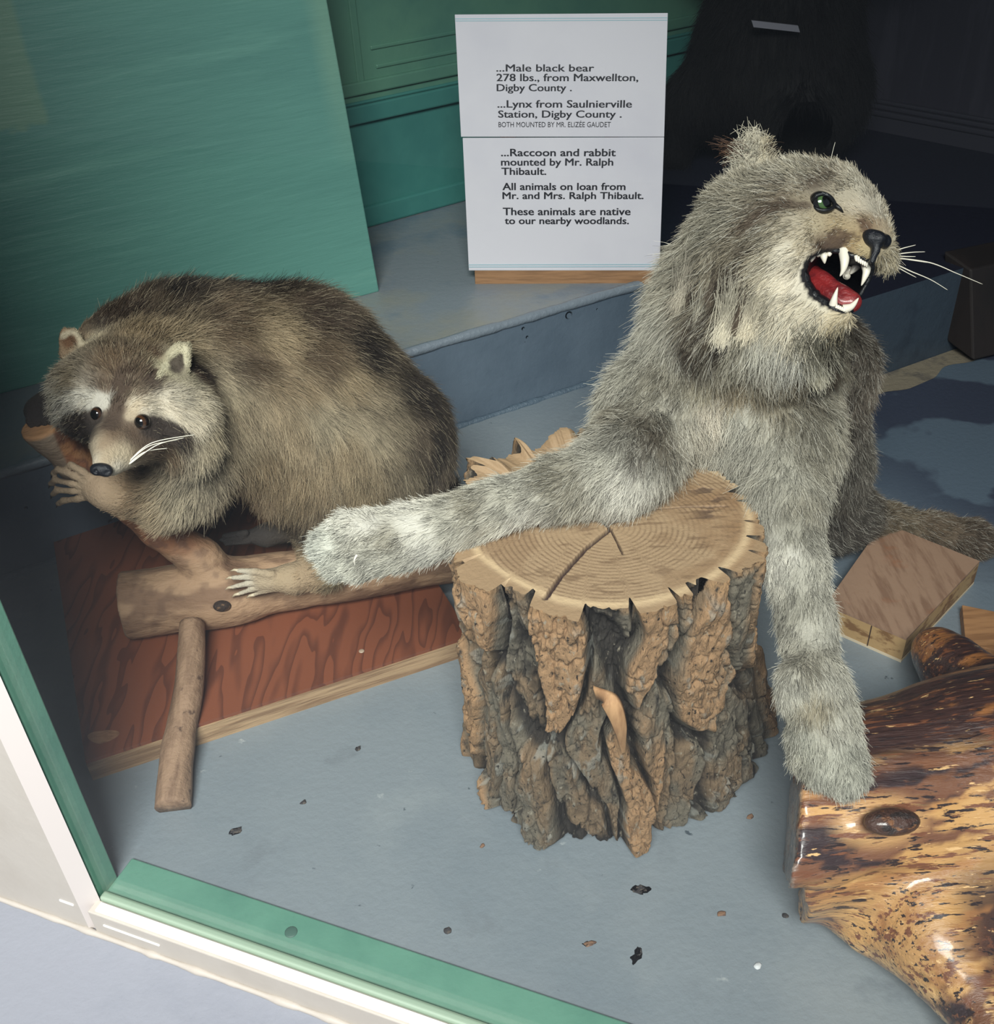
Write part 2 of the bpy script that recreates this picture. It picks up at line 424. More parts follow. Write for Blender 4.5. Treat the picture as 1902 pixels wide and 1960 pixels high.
def barestrip(N, L):
    xyz, vec = objxyz(N, L); nn_ = noise(N, L, vec, 14, 5)
    a = mth(N, L, 'SUBTRACT', xyz[1], mth(N, L, 'MULTIPLY', xyz[0], .70))
    return edge(N, L, mth(N, L, 'ADD', a, mth(N, L, 'MULTIPLY', nn_, .10)), 2.86, 2.88)
node_over(m_plinth, barestrip, (128, 120, 112))
MF = MB()
for a, b, rows in ((pa, pb, 1), (pb, pc, 1), (pc, pd_, 1)):
    MF.add([(*a, 0), (*b, 0), (*b, PH), (*a, PH)], [[0, 1, 2, 3]])
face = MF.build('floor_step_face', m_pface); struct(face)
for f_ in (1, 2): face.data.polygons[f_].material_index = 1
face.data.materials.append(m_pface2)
# rounded, thickly painted nosing of the step
e = MB(); L_ = np.linspace(0, np.linalg.norm(pb-pa), 160)
pts = [(*(pa+PD*t+PN*.004), PH-.006+.0015*(vnoise(A([[t*9, 0, 0]]), 3)[0]-.5)) for t in L_]
e.tube(pts, [.0105+.003*(vnoise(A([[t*40, 3, 0]]), 4)[0]-.5) for t in L_], 12)
struct(e.build('trim_1', mat('nosing_paint', (118, 128, 138), rough=.28, bump=.003, bscale=80), smooth=True))
# rough caulked joint at the foot of the step
e = MB(); nrm = -PN
pts = [(*(pa+PD*t+nrm*.002), .000) for t in L_]
e.tube(pts, [.007+.008*max(0, vnoise(A([[t*45, 3, 7]]), 5)[0]-.35) for t in L_], 8)
struct(e.build('trim_2', mat('joint_paint', (82, 98, 112), rough=.35, bump=.004, bscale=110), smooth=True))
# bare strip of concrete on the floor at the foot of the right-hand step
bs = MB(); edgeA = []; edgeB = []
for t in np.linspace(0, .75, 60):
    q = pc+A([.89, .455])*(t+.02)
    wd = .085+.028*(vnoise(A([[t*14, 1, 1]]), 8)[0]-.5)-.05*t
    edgeA.append((*(q+A([.455, -.89])*.001), .0012)); edgeB.append((*(q+A([.455, -.89])*max(wd, .01)), .0012))
nA = len(edgeA); bs.add(edgeA+edgeB, [[i, nA+i, nA+i+1, i+1] for i in range(nA-1)])
struct(bs.build('floor_bare_strip', mat('bare_concrete', (132, 122, 104), [((105, 98, 88), 20, .5, .62, (1, 1, 1))], rough=.8, bump=.003, bscale=60)))

# back wall (green joinery) : line through measured foot points
BW0 = A([-.287, 2.62]); BD = A([1, .66]); BD = BD/np.linalg.norm(BD); BN = A([BD[1], -BD[0]])  # BN towards the viewer
def BP(t, n_, z): return A([*(BW0+BD*t+BN*n_), z])
bw = MB().box(BP(-3, -.10, -.1), BP(6, -.1, -.1)-BP(0, -.1, -.1), BP(0, 0, 0)-BP(0, -.10, 0), (0, 0, .60)).build('wall_back', m_gwall); struct(bw)
up_ = MB().box(BP(-3, -.10, .5), BP(6, 0, 0)-BP(0, 0, 0), BP(0, .004, 0)-BP(0, -.10, 0), (0, 0, 2.2)).build('wall_back_panel', m_gpanel); struct(up_)
tr = MB()
tr.box(BP(-3, -.02, .470), BP(4.6, 0, 0)-BP(0, 0, 0), BP(0, .036, 0)-BP(0, 0, 0), (0, 0, .042))
tr.box(BP(-3, -.02, .512), BP(4.6, 0, 0)-BP(0, 0, 0), BP(0, .030, 0)-BP(0, 0, 0), (0, 0, .008))
struct(bevel(tr.build('trim_3', m_gwall), .004))
tr = MB().box(BP(-3, -.02, .535), BP(4.6, 0, 0)-BP(0, 0, 0), BP(0, .034, 0)-BP(0, 0, 0), (0, 0, .030))
struct(bevel(tr.build('trim_4', m_gpanel), .004))
tr = MB().box(BP(-3, -.02, PH), BP(4.6, 0, 0)-BP(0, 0, 0), BP(0, .028, 0)-BP(0, 0, 0), (0, 0, .055))
struct(bevel(tr.build('baseboard_back', m_gwall), .006))
tr = MB()
tr.box(BP(.06, 0, .585), BP(.25, 0, 0)-BP(0, 0, 0), BP(0, .008, 0)-BP(0, 0, 0), (0, 0, .010))
tr.box(BP(.05, 0, .628), BP(.26, 0, 0)-BP(0, 0, 0), BP(0, .008, 0)-BP(0, 0, 0), (0, 0, .010))
tr.box(BP(.005, 0, .545), BP(.02, 0, 0)-BP(0, 0, 0), BP(0, .008, 0)-BP(0, 0, 0), (0, 0, .6))
struct(bevel(tr.build('trim_5', m_gpanel), .003))
# right wall, dark, with a moulded skirting
r0 = Z(1620, 235, PH)[:2]; r1 = Z(1902, 290, PH)[:2]; RD = (r1-r0)/np.linalg.norm(r1-r0); RN = A([RD[1], -RD[0]])
if RN@(A([0, 0])-r0) < 0: RN = -RN
def RP(t, n_, z): return A([*(r0+RD*t+RN*n_), z])
rw = MB().box(RP(-.75, -.1, -.1), RP(3.6, 0, 0)-RP(0, 0, 0), RP(0, .1, 0)-RP(0, 0, 0), (0, 0, 2.8)).build('wall_right', m_dark); struct(rw)
sk = MB()
for z0, hh, th in ((PH-.21, .255, .022), (PH+.045, .016, .030), (PH+.061, .014, .018), (PH+.075, .012, .010)):
    sk.box(RP(-.6, -.01, z0), RP(3.4, 0, 0)-RP(0, 0, 0), RP(0, th+.01, 0)-RP(0, 0, 0), (0, 0, hh))
struct(bevel(sk.build('baseboard_right', mat('dark_skirting', (58, 58, 68), rough=.45)), .004))
# left side wall of the case, ceiling and the wall over the window (all outside the picture, they hold the light)
lw = MB().box(WP(-1.75, -.02, -.1), WP(0, 2.2, 0)-WP(0, 0, 0), -WE*.08, (0, 0, 2.6)).build('wall_left', m_gwall); struct(lw)
ce = MB().prism([tuple(WP(u, v, 0)[:2]) for u, v in ((-1.6, -.02), (2.6, -.02), (2.6, 4.2), (-1.6, 4.2))], 2.3, 2.36).build('ceiling', m_ceil); struct(ce)
hd = MB().box(WP(-1.8, -.08, 2.0), WE*4.4, WN*.08, (0, 0, .4)).build('wall_front', m_cream); struct(hd)

# window: cream post, sill frame, green jamb, glass
post = MB().box(WP(-1.8, -.015, GZ), WE*1.785, WN*.055, (0, 0, 2.1)).build('window_post', m_cream); post.name = 'window_1'; struct(post)
pb_ = MB().add([WP(-.015, -.015, GZ), WP(-.015, -.015, 2.06), WP(.001, .004, 2.06), WP(.001, .004, GZ), WP(-.015, .012, GZ), WP(-.015, .012, 2.06)], [[0, 3, 2, 1], [3, 4, 5, 2], [4, 0, 1, 5]])
struct(pb_.build('trim_6', mat('cream_edge', (206, 200, 196), rough=.5)))
jb = MB().box(WP(-.012, .008, .0), WE*.010, WN*.034, (0, 0, 2.0)).build('trim_7', m_gsill); struct(bevel(jb, .002))
fr = MB().box(WP(-.004, -.015, GZ), WE*3.2, WN*.019, (0, 0, .046)).build('window_2', m_cream); struct(bevel(fr, .0015))
ft = MB().box(WP(.006, -.012, .009), WE*3.2, WN*.013, (0, 0, .0035)).build('trim_8', m_white); struct(bevel(ft, .001))
gb = MB().box(WP(.0, .004, .0), WE*3.2, WN*.012, (0, 0, .014)).build('trim_9', m_gbead); struct(bevel(gb, .003))
gs = MB().box(WP(-.002, .014, .0), WE*3.2, WN*.058, (0, 0, .006)).build('trim_10', m_gsill); struct(bevel(gs, .002))
# chipped beads of old paint along the pavement joint, with slot and screw heads of the frame
e = MB(); L_ = np.linspace(-.5, 1.0, 220)
e.tube([tuple(WP(t, -.017, GZ+.001)) for t in L_], [.0035+.004*max(0, vnoise(A([[t*60, 2, 2]]), 9)[0]-.4) for t in L_], 7)
struct(e.build('trim_11', m_cream, smooth=True))
e = MB(); e.box(WP(-.045, -.0165, .012), WE*.022, WN*.004, (0, 0, .004)); e.box(WP(.015, -.0165, -.012), WE*.085, WN*.004, (0, 0, .0035))
struct(bevel(e.build('trim_12', m_white), .001))
mg = bpy.data.materials.new('glass'); mg.use_nodes = True; N = mg.node_tree.nodes; L = mg.node_tree.links
for x in list(N): N.remove(x)
o_ = N.new('ShaderNodeOutputMaterial'); mx = N.new('ShaderNodeMixShader'); tr_ = N.new('ShaderNodeBsdfTransparent'); gl = N.new('ShaderNodeBsdfGlossy'); lw_ = N.new('ShaderNodeLayerWeight')
lw_.inputs[0].default_value = .5; gl.inputs['Roughness'].default_value = .0; tr_.inputs[0].default_value = (.97, .985, .98, 1)
L.new(mth(N, L, 'ADD', mth(N, L, 'MULTIPLY', mth(N, L, 'POWER', lw_.outputs['Facing'], 5.), .45), .022), mx.inputs[0]); L.new(tr_.outputs[0], mx.inputs[1]); L.new(gl.outputs[0], mx.inputs[2]); L.new(mx.outputs[0], o_.inputs[0])
gp = MB().box(WP(-.004, .0085, .004), WE*3.1, WN*.003, (0, 0, 2.0)).build('window_3', mg); struct(gp)
tag(gp, 'clear shop window glass in the cream frame')

# green painted board leaning over the step behind the raccoon
b0 = Z(0, 755, PH); b1 = Z(726, 558, PH); bt = D(662, 0, b1[1]+.10)
ex = b1-b0; ex[2] = 0; ex /= np.linalg.norm(ex); ey = bt-b1; ey -= ex*(ey@ex); ey /= np.linalg.norm(ey); ez = np.cross(ex, ey)
def plane_obj(name, O_, ex, ey, ez, builder, m, parent=None, smooth=False):
    o = builder.build(name, m, None, smooth=smooth)
    M = Matrix(((ex[0], ey[0], ez[0], O_[0]), (ex[1], ey[1], ez[1], O_[1]), (ex[2], ey[2], ez[2], O_[2]), (0, 0, 0, 1)))
    if parent: o.parent = parent
    else: o.matrix_world = M
    return o
def plane_px(O_, ex, ey, ez, px, py):
    d = ray(px, py); t = (ez@(O_-CO))/(ez@d); q = CO+d*t-O_; return q@ex, q@ey
m_board = mat('board_paint', (92, 142, 132), [((82, 130, 122), 2.2, .42, .66, (.35, 1.6, 1)), ((106, 155, 143), 5, .56, .74, (.25, 2.5, 1))], rough=.38, bump=.0016, bscale=26, bstretch=(.3, 3, 1))
board = plane_obj('green_board', b1, ex, ey, ez, MB().box((-1.35, 0, -.02), (1.35, 0, 0), (0, 1.25, 0), (0, 0, .02)), m_board)
bevel(board, .003)
tag(board, 'large green painted wooden board leaning against the wall behind the raccoon', 'board')
pu, pv = plane_px(b1, ex, ey, ez, 95, 240); pu0, pv0 = plane_px(b1, ex, ey, ez, 40, 0)
def patch(N, L):
    xyz, vec = objxyz(N, L); n1 = noise(N, L, vec, 30, 4)
    a = edge(N, L, mth(N, L, 'ADD', mth(N, L, 'MULTIPLY', xyz[0], -1), mth(N, L, 'MULTIPLY', n1, .012)), -pu, -pu+.012)
    b = edge(N, L, mth(N, L, 'ADD', xyz[1], mth(N, L, 'MULTIPLY', n1, .06)), pv+.03, pv+.04)
    return mth(N, L, 'MULTIPLY', mth(N, L, 'MULTIPLY', a, b), .75)
node_over(m_board, patch, (118, 152, 128))
def rightband(N, L):
    xyz, vec = objxyz(N, L); n1 = noise(N, L, vec, 8, 4)
    return mth(N, L, 'MULTIPLY', mth(N, L, 'MULTIPLY', edge(N, L, xyz[0], -.055, -.02), edge(N, L, mth(N, L, 'ADD', xyz[1], mth(N, L, 'MULTIPLY', n1, .2)), .35, .6)), .6)
node_over(m_board, rightband, (118, 156, 136))

# ================================================================== THINGS
# ------------------------------------------------------------------ sign on its wooden foot
s0 = D(897, 518, 2.215); s1 = D(1262, 518, 2.165); s2 = D(870, 28, 2.275)
ex = s1-s0; ex[2] = 0; SWD = np.linalg.norm(ex); ex /= SWD; ey = s2-s0; ey -= ex*(ey@ex); ey /= np.linalg.norm(ey); ez = np.cross(ex, ey)
m_sign = mat('sign_card', (206, 204, 212), [((198, 196, 206), 3, .45, .65, (1, 1, 1)), ((150, 146, 146), 40, .73, .78, (1, 1, 1))], rough=.45)
sign = bpy.data.objects.new('sign', None); COL.objects.link(sign)
sign.matrix_world = Matrix(((ex[0], ey[0], ez[0], s0[0]), (ex[1], ey[1], ez[1], s0[1]), (ex[2], ey[2], ez[2], s0[2]), (0, 0, 0, 1)))
tag(sign, 'white information board with black lettering standing on the step', 'sign')
sl = lambda px, py: plane_px(s0, ex, ey, ez, px, py)
def local(name, mb, m, parent, bev=0):
    me = bpy.data.meshes.new(name); me.from_pydata(mb.V, [], mb.F); me.update(); me.materials.append(m)
    o = bpy.data.objects.new(name, me); COL.objects.link(o); o.parent = parent
    if bev: bevel(o, bev)
    return o
tl, tr2, ml, mr = sl(870, 28), sl(1278, 25), sl(882, 262), sl(1271, 262)
bl, br = sl(897, 518), sl(1262, 518)
ml2 = sl(885, 264)
def quad_slab(q, z0, z1):
    b = MB(); V = [(x, y, z0) for x, y in q]+[(x, y, z1) for x, y in q]
    return b.add(V, [[3, 2, 1, 0], [4, 5, 6, 7], [0, 1, 5, 4], [1, 2, 6, 5], [2, 3, 7, 6], [3, 0, 4, 7]])
local('upper_panel', quad_slab([ml, mr, tr2, tl], -.006, 0), m_sign, sign, .0008)
local('lower_panel', quad_slab([bl, br, (mr[0], mr[1]-.0012), (ml2[0], ml2[1]-.0006)], -.007, -.0008), m_sign, sign, .0008)
m_blue = mat('pale_blue_line', (158, 186, 196), rough=.5)
for q0, q1 in (((871, 36), (1278, 34)), ((871.5, 40), (1278, 38.5)), ((896.5, 507), (1262.5, 506)), ((896.8, 511), (1262.5, 510))):
    a, b = sl(*q0), sl(*q1); local('border_line', quad_slab([(a[0], a[1]-.0009), (b[0]-.001, b[1]-.0009), (b[0]-.001, b[1]+.0009), (a[0], a[1]+.0009)], -.0008, .0004), m_blue, sign)
wb0 = s0.copy(); fa, fb = sl(908, 521), sl(1252, 521)
yb = sl(1080, 546)[1]
local('wooden_foot', MB().box((fa[0], yb, -.045), (fb[0]-fa[0], 0, 0), (0, -yb-.001, 0), (0, 0, .043)), mat('foot_wood', (150, 112, 78), [((126, 92, 62), 30, .45, .62, (.3, 4, 1))], rough=.7, bump=.001, bscale=60, bstretch=(.2, 3, 1)), sign, .001)
local('back_strut', MB().box((.08, .0, -.05), (.03, 0, 0), (0, .4, 0), (0, 0, .043)).box((.30, .0, -.05), (.03, 0, 0), (0, .4, 0), (0, 0, .043)), mat('strut_wood', (140, 110, 80), rough=.7), sign)
m_ink = mat('black_ink', (22, 24, 34), rough=.5)
def q(x, y): return x/3.5+840, y/3.5
LINES = [('...Male black bear', 385, 1037, 478, 50, 1), ('278 lbs., from Maxwellton,', 387, 1333, 543, 52, 1), ('Digby County .', 388, 888, 610, 50, 1),
         ('...Lynx from Saulnierville', 393, 1290, 720, 52, 1), ('Station, Digby County .', 398, 1222, 787, 50, 1), ('BOTH MOUNTED BY MR. ELIZ\u00c9E GAUDET', 399, 1150, 851, 36, 0),
         ('...Raccoon and rabbit', 417, 1182, 1045, 52, 1), ('mounted by Mr. Ralph', 417, 1165, 1108, 50, 1), ('Thibault.', 420, 717, 1170, 50, 1),
         ('All animals on loan from', 427, 1247, 1272, 50, 1), ('Mr. and Mrs. Ralph Thibault.', 427, 1368, 1332, 48, 1),
         ('These animals are native', 430, 1281, 1440, 52, 1), ('to our nearby woodlands.', 442, 1270, 1500, 48, 1)]
for txt, xl, xr, yb_, cap, bold in LINES:
    a = sl(*q(xl, yb_)); b = sl(*q(xr, yb_)); c = sl(*q(xl, yb_-cap))
    cu = bpy.data.curves.new('lettering', 'FONT'); cu.body = txt; cu.size = 1; cu.offset = .0
    cu.resolution_u = 3; cu.extrude = .004
    to = bpy.data.objects.new('lettering', cu); COL.objects.link(to)
    bpy.context.view_layer.update()
    me = bpy.data.meshes.new_from_object(to.evaluated_get(bpy.context.evaluated_depsgraph_get()))
    bpy.data.objects.remove(to)
    v = np.zeros(len(me.vertices)*3); me.vertices.foreach_get('co', v); v = v.reshape(-1, 3)
    x0, x1 = v[:, 0].min(), v[:, 0].max(); wd = sqrt((b[0]-a[0])**2+(b[1]-a[1])**2); an = math.atan2(b[1]-a[1], b[0]-a[0])
    hx = (c[1]-a[1])/.729
    X_ = (v[:, 0]-x0)/(x1-x0)*wd; Y_ = v[:, 1]*hx
    v2 = np.stack([a[0]+X_*cos(an)-Y_*sin(an), a[1]+X_*sin(an)+Y_*cos(an), .0004+v[:, 2]*.1], 1)
    me.vertices.foreach_set('co', v2.ravel()); me.update()
    if bold:
        bm_ = bmesh.new()
        for k_ in (-1, 0, 1):
            me2 = me.copy(); me2.transform(Matrix.Translation((k_*hx*.026*cos(an), k_*hx*.026*sin(an), k_*.00003))); bm_.from_mesh(me2); bpy.data.meshes.remove(me2)
        bm_.to_mesh(me); bm_.free()
    me.materials.clear(); me.materials.append(m_ink)
    to = bpy.data.objects.new('lettering', me); COL.objects.link(to); to.parent = sign

# ------------------------------------------------------------------ tree stump
SCX, SCY, SH = .118, 1.0, .44
def outline(pts, z):
    Q = A([Z(px, py, z)[:2] for px, py in pts])-A([SCX, SCY]); th = np.arctan2(Q[:, 1], Q[:, 0]); r = np.hypot(Q[:, 0], Q[:, 1]); o = np.argsort(th)
    th, r = th[o], r[o]; th = np.concatenate([th-2*pi, th, th+2*pi]); r = np.concatenate([r]*3)
    return lambda t: np.interp(t, th, r)
topR = outline([(872, 1062), (884, 908), (955, 878), (1010, 845), (1085, 828), (1200, 830), (1330, 868), (1420, 925), (1452, 990), (1463, 1075), (1420, 1100), (1360, 1118), (1290, 1150), (1230, 1165), (1160, 1178), (1060, 1170), (985, 1140), (920, 1118), (880, 1090)], SH)
botR = outline([(905, 1490), (930, 1545), (965, 1590), (1020, 1640), (1090, 1640), (1160, 1642), (1220, 1640), (1270, 1600), (1330, 1590), (1375, 1578), (1440, 1535), (1468, 1480), (1476, 1400), (1420, 1250), (1180, 1180), (950, 1260), (890, 1390)], 0)
NT, NZ = 900, 300
t = np.linspace(-pi, pi, NT, endpoint=False); z = np.linspace(0, 1, NZ)
Tg, Zg = np.meshgrid(t, z, indexing='ij')
rb, rt = botR(t), topR(t)
def circ(a, n):
    k = np.ones(n)/n; return np.convolve(np.concatenate([a[-n:], a, a[:n]]), k, 'same')[n:-n]
rbs, rts = circ(rb, 25), circ(rt, 25)
Rg = rbs[:, None]*(1-Zg)+rts[:, None]*Zg-.012*np.sin(pi*Zg)
per = lambda s: np.stack([np.cos(Tg)*s, np.sin(Tg)*s, Zg*SH], -1)
wv = fbm(per(.19)*A([9, 9, 5]), 4, 3)-.5; wv2 = fbm(per(.19)*A([7, 7, 4]), 4, 13)-.5
# plates of bark: stretched cells on the unrolled trunk, wrapped round
NC = 25
u = (Tg+pi)/(2*pi)*NC+wv*2.6+.9*Zg; vv = Zg*1.7+wv2*1.1
def wrapworley(u, v, seed):
    i = np.floor(u).astype(np.int64); jv = np.floor(v).astype(np.int64); f1 = np.full(u.shape, 9.); f2 = f1.copy(); idn = np.zeros(u.shape)
    for dx in (-1, 0, 1):
        for dy in (-1, 0, 1):
            cx, cy = i+dx, jv+dy; cm = np.mod(cx, NC)
            d = np.hypot(u-(cx+.15+.7*_hash(cm, cy, cm*0, seed)), (v-(cy+_hash(cm, cy, cm*0+5, seed)))*1.0)
            m = d < f1; f2 = np.where(m, f1, np.minimum(f2, d)); idn = np.where(m, _hash(cm, cy, cm*0+9, seed), idn); f1 = np.minimum(f1, d)
    return f1, f2, idn
f1, f2, idn = wrapworley(u, vv, 5)
ridge = sst(.02, .26, f2-f1)
fine = fbm(per(.19)*A([75, 75, 40]), 4, 21); mid = fbm(per(.19)*A([30, 30, 14]), 4, 31)
flake = np.abs(fbm(per(.19)*A([55, 55, 26]), 4, 41)-.5)*2
vst = fbm(per(.19)*A([46, 46, 7]), 4, 45)
h = ridge*(.45+.65*idn)+.22*(mid-.5)+.30*(fine-.5)+.38*(vst-.5)-.16*sst(.16, 0, flake)
hd_ = .036*(h-.75)
rim = sst(.93, .99, Zg)     # the saw cut smooths the plates at the top edge
RR = Rg+hd_*(1-.25*rim)
bot = .014*(vnoise(np.stack([np.cos(Tg)*5, np.sin(Tg)*5, Tg*0], -1), 51))*sst(.12, 0, Zg)
PX = np.stack([SCX+RR*np.cos(Tg), SCY+RR*np.sin(Tg), Zg*SH+bot], -1)
# the top of the bark is uneven: chips stand up at the back, flakes are broken away in front
chip = (.016*sst(.45, .75, vnoise(np.stack([np.cos(Tg)*7, np.sin(Tg)*7, Tg*0+4], -1), 61))*sst(.3, .8, np.sin(Tg-.25)))
PX[..., 2] += chip*sst(.9, 1, Zg)
drop = .05*sst(.5, .85, idn)*sst(.25, .05, ridge)*sst(.2, -.4, np.sin(Tg))
PX[..., 2] -= drop*sst(.85, 1, Zg)
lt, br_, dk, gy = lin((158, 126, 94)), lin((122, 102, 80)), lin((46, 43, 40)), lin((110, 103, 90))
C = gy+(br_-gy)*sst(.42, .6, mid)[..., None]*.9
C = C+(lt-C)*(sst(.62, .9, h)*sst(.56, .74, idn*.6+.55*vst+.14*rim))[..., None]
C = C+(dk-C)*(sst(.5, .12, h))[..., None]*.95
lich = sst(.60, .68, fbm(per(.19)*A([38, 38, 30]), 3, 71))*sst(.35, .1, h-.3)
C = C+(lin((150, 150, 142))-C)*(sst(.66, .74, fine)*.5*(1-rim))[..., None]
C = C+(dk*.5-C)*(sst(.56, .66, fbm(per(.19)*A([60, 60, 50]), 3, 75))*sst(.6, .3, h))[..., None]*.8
C = C+(lin((156, 124, 90))-C)*(sst(.965, .995, Zg)*sst(.3, .6, h))[..., None]*.85
idx = np.arange(NT*NZ).reshape(NT, NZ); nx_ = np.roll(idx, -1, 0)
F = np.stack([idx[:, :-1], nx_[:, :-1], nx_[:, 1:], idx[:, 1:]], -1).reshape(-1, 4)
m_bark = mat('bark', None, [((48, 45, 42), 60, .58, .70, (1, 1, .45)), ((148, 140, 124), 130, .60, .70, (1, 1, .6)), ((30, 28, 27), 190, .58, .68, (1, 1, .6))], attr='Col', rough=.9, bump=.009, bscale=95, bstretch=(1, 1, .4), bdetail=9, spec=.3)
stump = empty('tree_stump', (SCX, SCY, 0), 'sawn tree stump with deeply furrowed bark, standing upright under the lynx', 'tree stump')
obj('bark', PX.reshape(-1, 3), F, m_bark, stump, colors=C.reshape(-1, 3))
# cut face
NR = 150
rr = np.linspace(0, 1, NR); Tc, Rc = np.meshgrid(t, rr, indexing='ij')
rimr = RR[:, -1]; rimz = PX[:, -1, 2]
heart = outline([(905, 1045), (925, 985), (1000, 915), (1100, 870), (1220, 868), (1340, 890), (1410, 930), (1432, 985), (1428, 1030), (1390, 1080), (1320, 1125), (1240, 1150), (1160, 1157), (1080, 1150), (1010, 1120), (950, 1085)], SH)(t)
heart = circ(heart, 31)
rad = rimr[:, None]*Rc
x, y = SCX+rad*np.cos(Tc), SCY+rad*np.sin(Tc)
zz = np.full_like(x, SH)+(rimz[:, None]-SH)*sst(0, 1, (rad-heart[:, None]*1.02)/np.maximum(rimr[:, None]-heart[:, None]*1.02, .004))
fr_ = rad/heart[:, None]
wc = lin((160, 135, 105))
n1 = fbm(np.stack([x*14, y*14, x*0], -1), 4, 81); n2 = fbm(np.stack([x*40, y*160, x*0+3], -1), 3, 82)
Cc = np.zeros(x.shape+(3,))+wc
Cc += (lin((150, 112, 74))-Cc)*(sst(.45, .7, n1)*sst(.55, 1., x/.3))[..., None]
Cc += (lin((138, 112, 84))-Cc)*(sst(.5, .62, n1)*.6)[..., None]
Cc += (lin((198, 172, 136))-Cc)*(np.exp(-((fr_-1.0)/.035)**2)*.9)[..., None]
Cc += (lin((152, 126, 96))-Cc)*sst(1.03, 1.08, fr_)[..., None]*.9
Cc += (lin((118, 94, 70))-Cc)*(sst(.62, .72, n2)*sst(1.0, .9, fr_))[..., None]*.7
# age rings drawn out in the darker left and right
hx, hy = Z(1170, 1010, SH)[:2]
ring = np.hypot((x-hx)*1.0, (y-hy)*1.12)+.006*(fbm(np.stack([x*9, y*9, x*0+8], -1), 3, 83)-.5)
rg_ = .5+.5*np.sin(ring/.0031*2*pi*.5)
Cc += (lin((104, 80, 58))-Cc)*(sst(.55, .95, rg_)*sst(1.0, .97, fr_)*(.25+.6*sst(.48, .62, fbm(np.stack([x*11, y*11, x*0+5], -1), 3, 84))))[..., None]*.75
def seg(pts, wdt):
    d = np.full(x.shape, 9.); P = A([Z(*p, SH)[:2] for p in pts])
    for a, b in zip(P, P[1:]):
        ab = b-a; tt = np.clip(((x-a[0])*ab[0]+(y-a[1])*ab[1])/(ab@ab), 0, 1)
        d = np.minimum(d, np.hypot(x-a[0]-tt*ab[0], y-a[1]-tt*ab[1]))
    return sst(wdt, wdt*.45, d+.0012*(n2-.5))
crk = np.maximum.reduce([seg([(1043, 1145), (1075, 1100), (1120, 1050), (1168, 1012)], .0034), seg([(1168, 1012), (1150, 995), (1128, 978)], .0026), seg([(1165, 1002), (1205, 990), (1245, 975)], .0024), seg([(1245, 975), (1310, 970), (1385, 968)], .0015), seg([(1168, 1012), (1180, 1035), (1192, 1060)], .0016), seg([(1240, 970), (1232, 955)], .0018)])
spl = sst(.60, .66, fbm(np.stack([x*26, y*60, x*0+12], -1), 3, 91))*sst(.50, .6, fbm(np.stack([x*7, y*7, x*0+2], -1), 2, 92))*sst(.95, .8, fr_)
Cc += (lin((74, 56, 46))-Cc)*(spl*.75)[..., None]
Cc += (lin((52, 34, 28))-Cc)*crk[..., None]
zz -= .006*crk+.0012*spl
idx = np.arange(NT*NR).reshape(NT, NR); nx_ = np.roll(idx, -1, 0)
F = np.stack([idx[:, :-1], idx[:, 1:], nx_[:, 1:], nx_[:, :-1]], -1).reshape(-1, 4)
obj('cut_face', np.stack([x, y, zz], -1).reshape(-1, 3), F, mat('stump_wood', None, attr='Col', rough=.7, bump=.0016, bscale=120), stump, colors=Cc.reshape(-1, 3))
# peeling splinter of bark in front
def onbark(px, py, lift=0):
    d = ray(px, py); best = None
    for tt in np.linspace(.9, 1.6, 500):
        p = CO+d*tt; th = math.atan2(p[1]-SCY, p[0]-SCX); r = math.hypot(p[0]-SCX, p[1]-SCY); zc = min(max(p[2]/SH, 0), 1)
        if r < np.interp(th, t, rbs*(1-zc)+rts*zc)-.004+lift: return p
    return p
sp = MB(); pts = [onbark(*q_) for q_ in ((1138, 1325), (1162, 1338, .012), (1178, 1365, .02), (1188, 1400, .022), (1192, 1440, .018))]
pts = spline(pts, 8); wds = np.interp(np.linspace(0, 1, len(pts)), [0, .3, .75, 1], [.012, .013, .008, .0015])
V = []; 
for i, p in enumerate(pts):
    tg = pts[min(i+1, len(pts)-1)]-pts[max(i-1, 0)]; tg /= np.linalg.norm(tg); nn_ = p-A([SCX, SCY, p[2]]); nn_ /= np.linalg.norm(nn_); sd = np.cross(tg, nn_)
    V += [p-sd*wds[i]-nn_*.002, p+sd*wds[i]-nn_*.002, p+sd*wds[i]*.8+nn_*.003, p-sd*wds[i]*.8+nn_*.003]
F = []
for i in range(len(pts)-1):
    for k in range(4): F.append([i*4+k, i*4+(k+1) % 4, i*4+4+(k+1) % 4, i*4+4+k])
F += [[3, 2, 1, 0], [len(V)-4, len(V)-3, len(V)-2, len(V)-1]]
tag(obj('bark_splinter', V, F, mat('splinter_wood', (182, 142, 102), [((150, 112, 78), 60, .45, .6, (1, 1, .2))], rough=.8), stump), 'peeling light splinter')

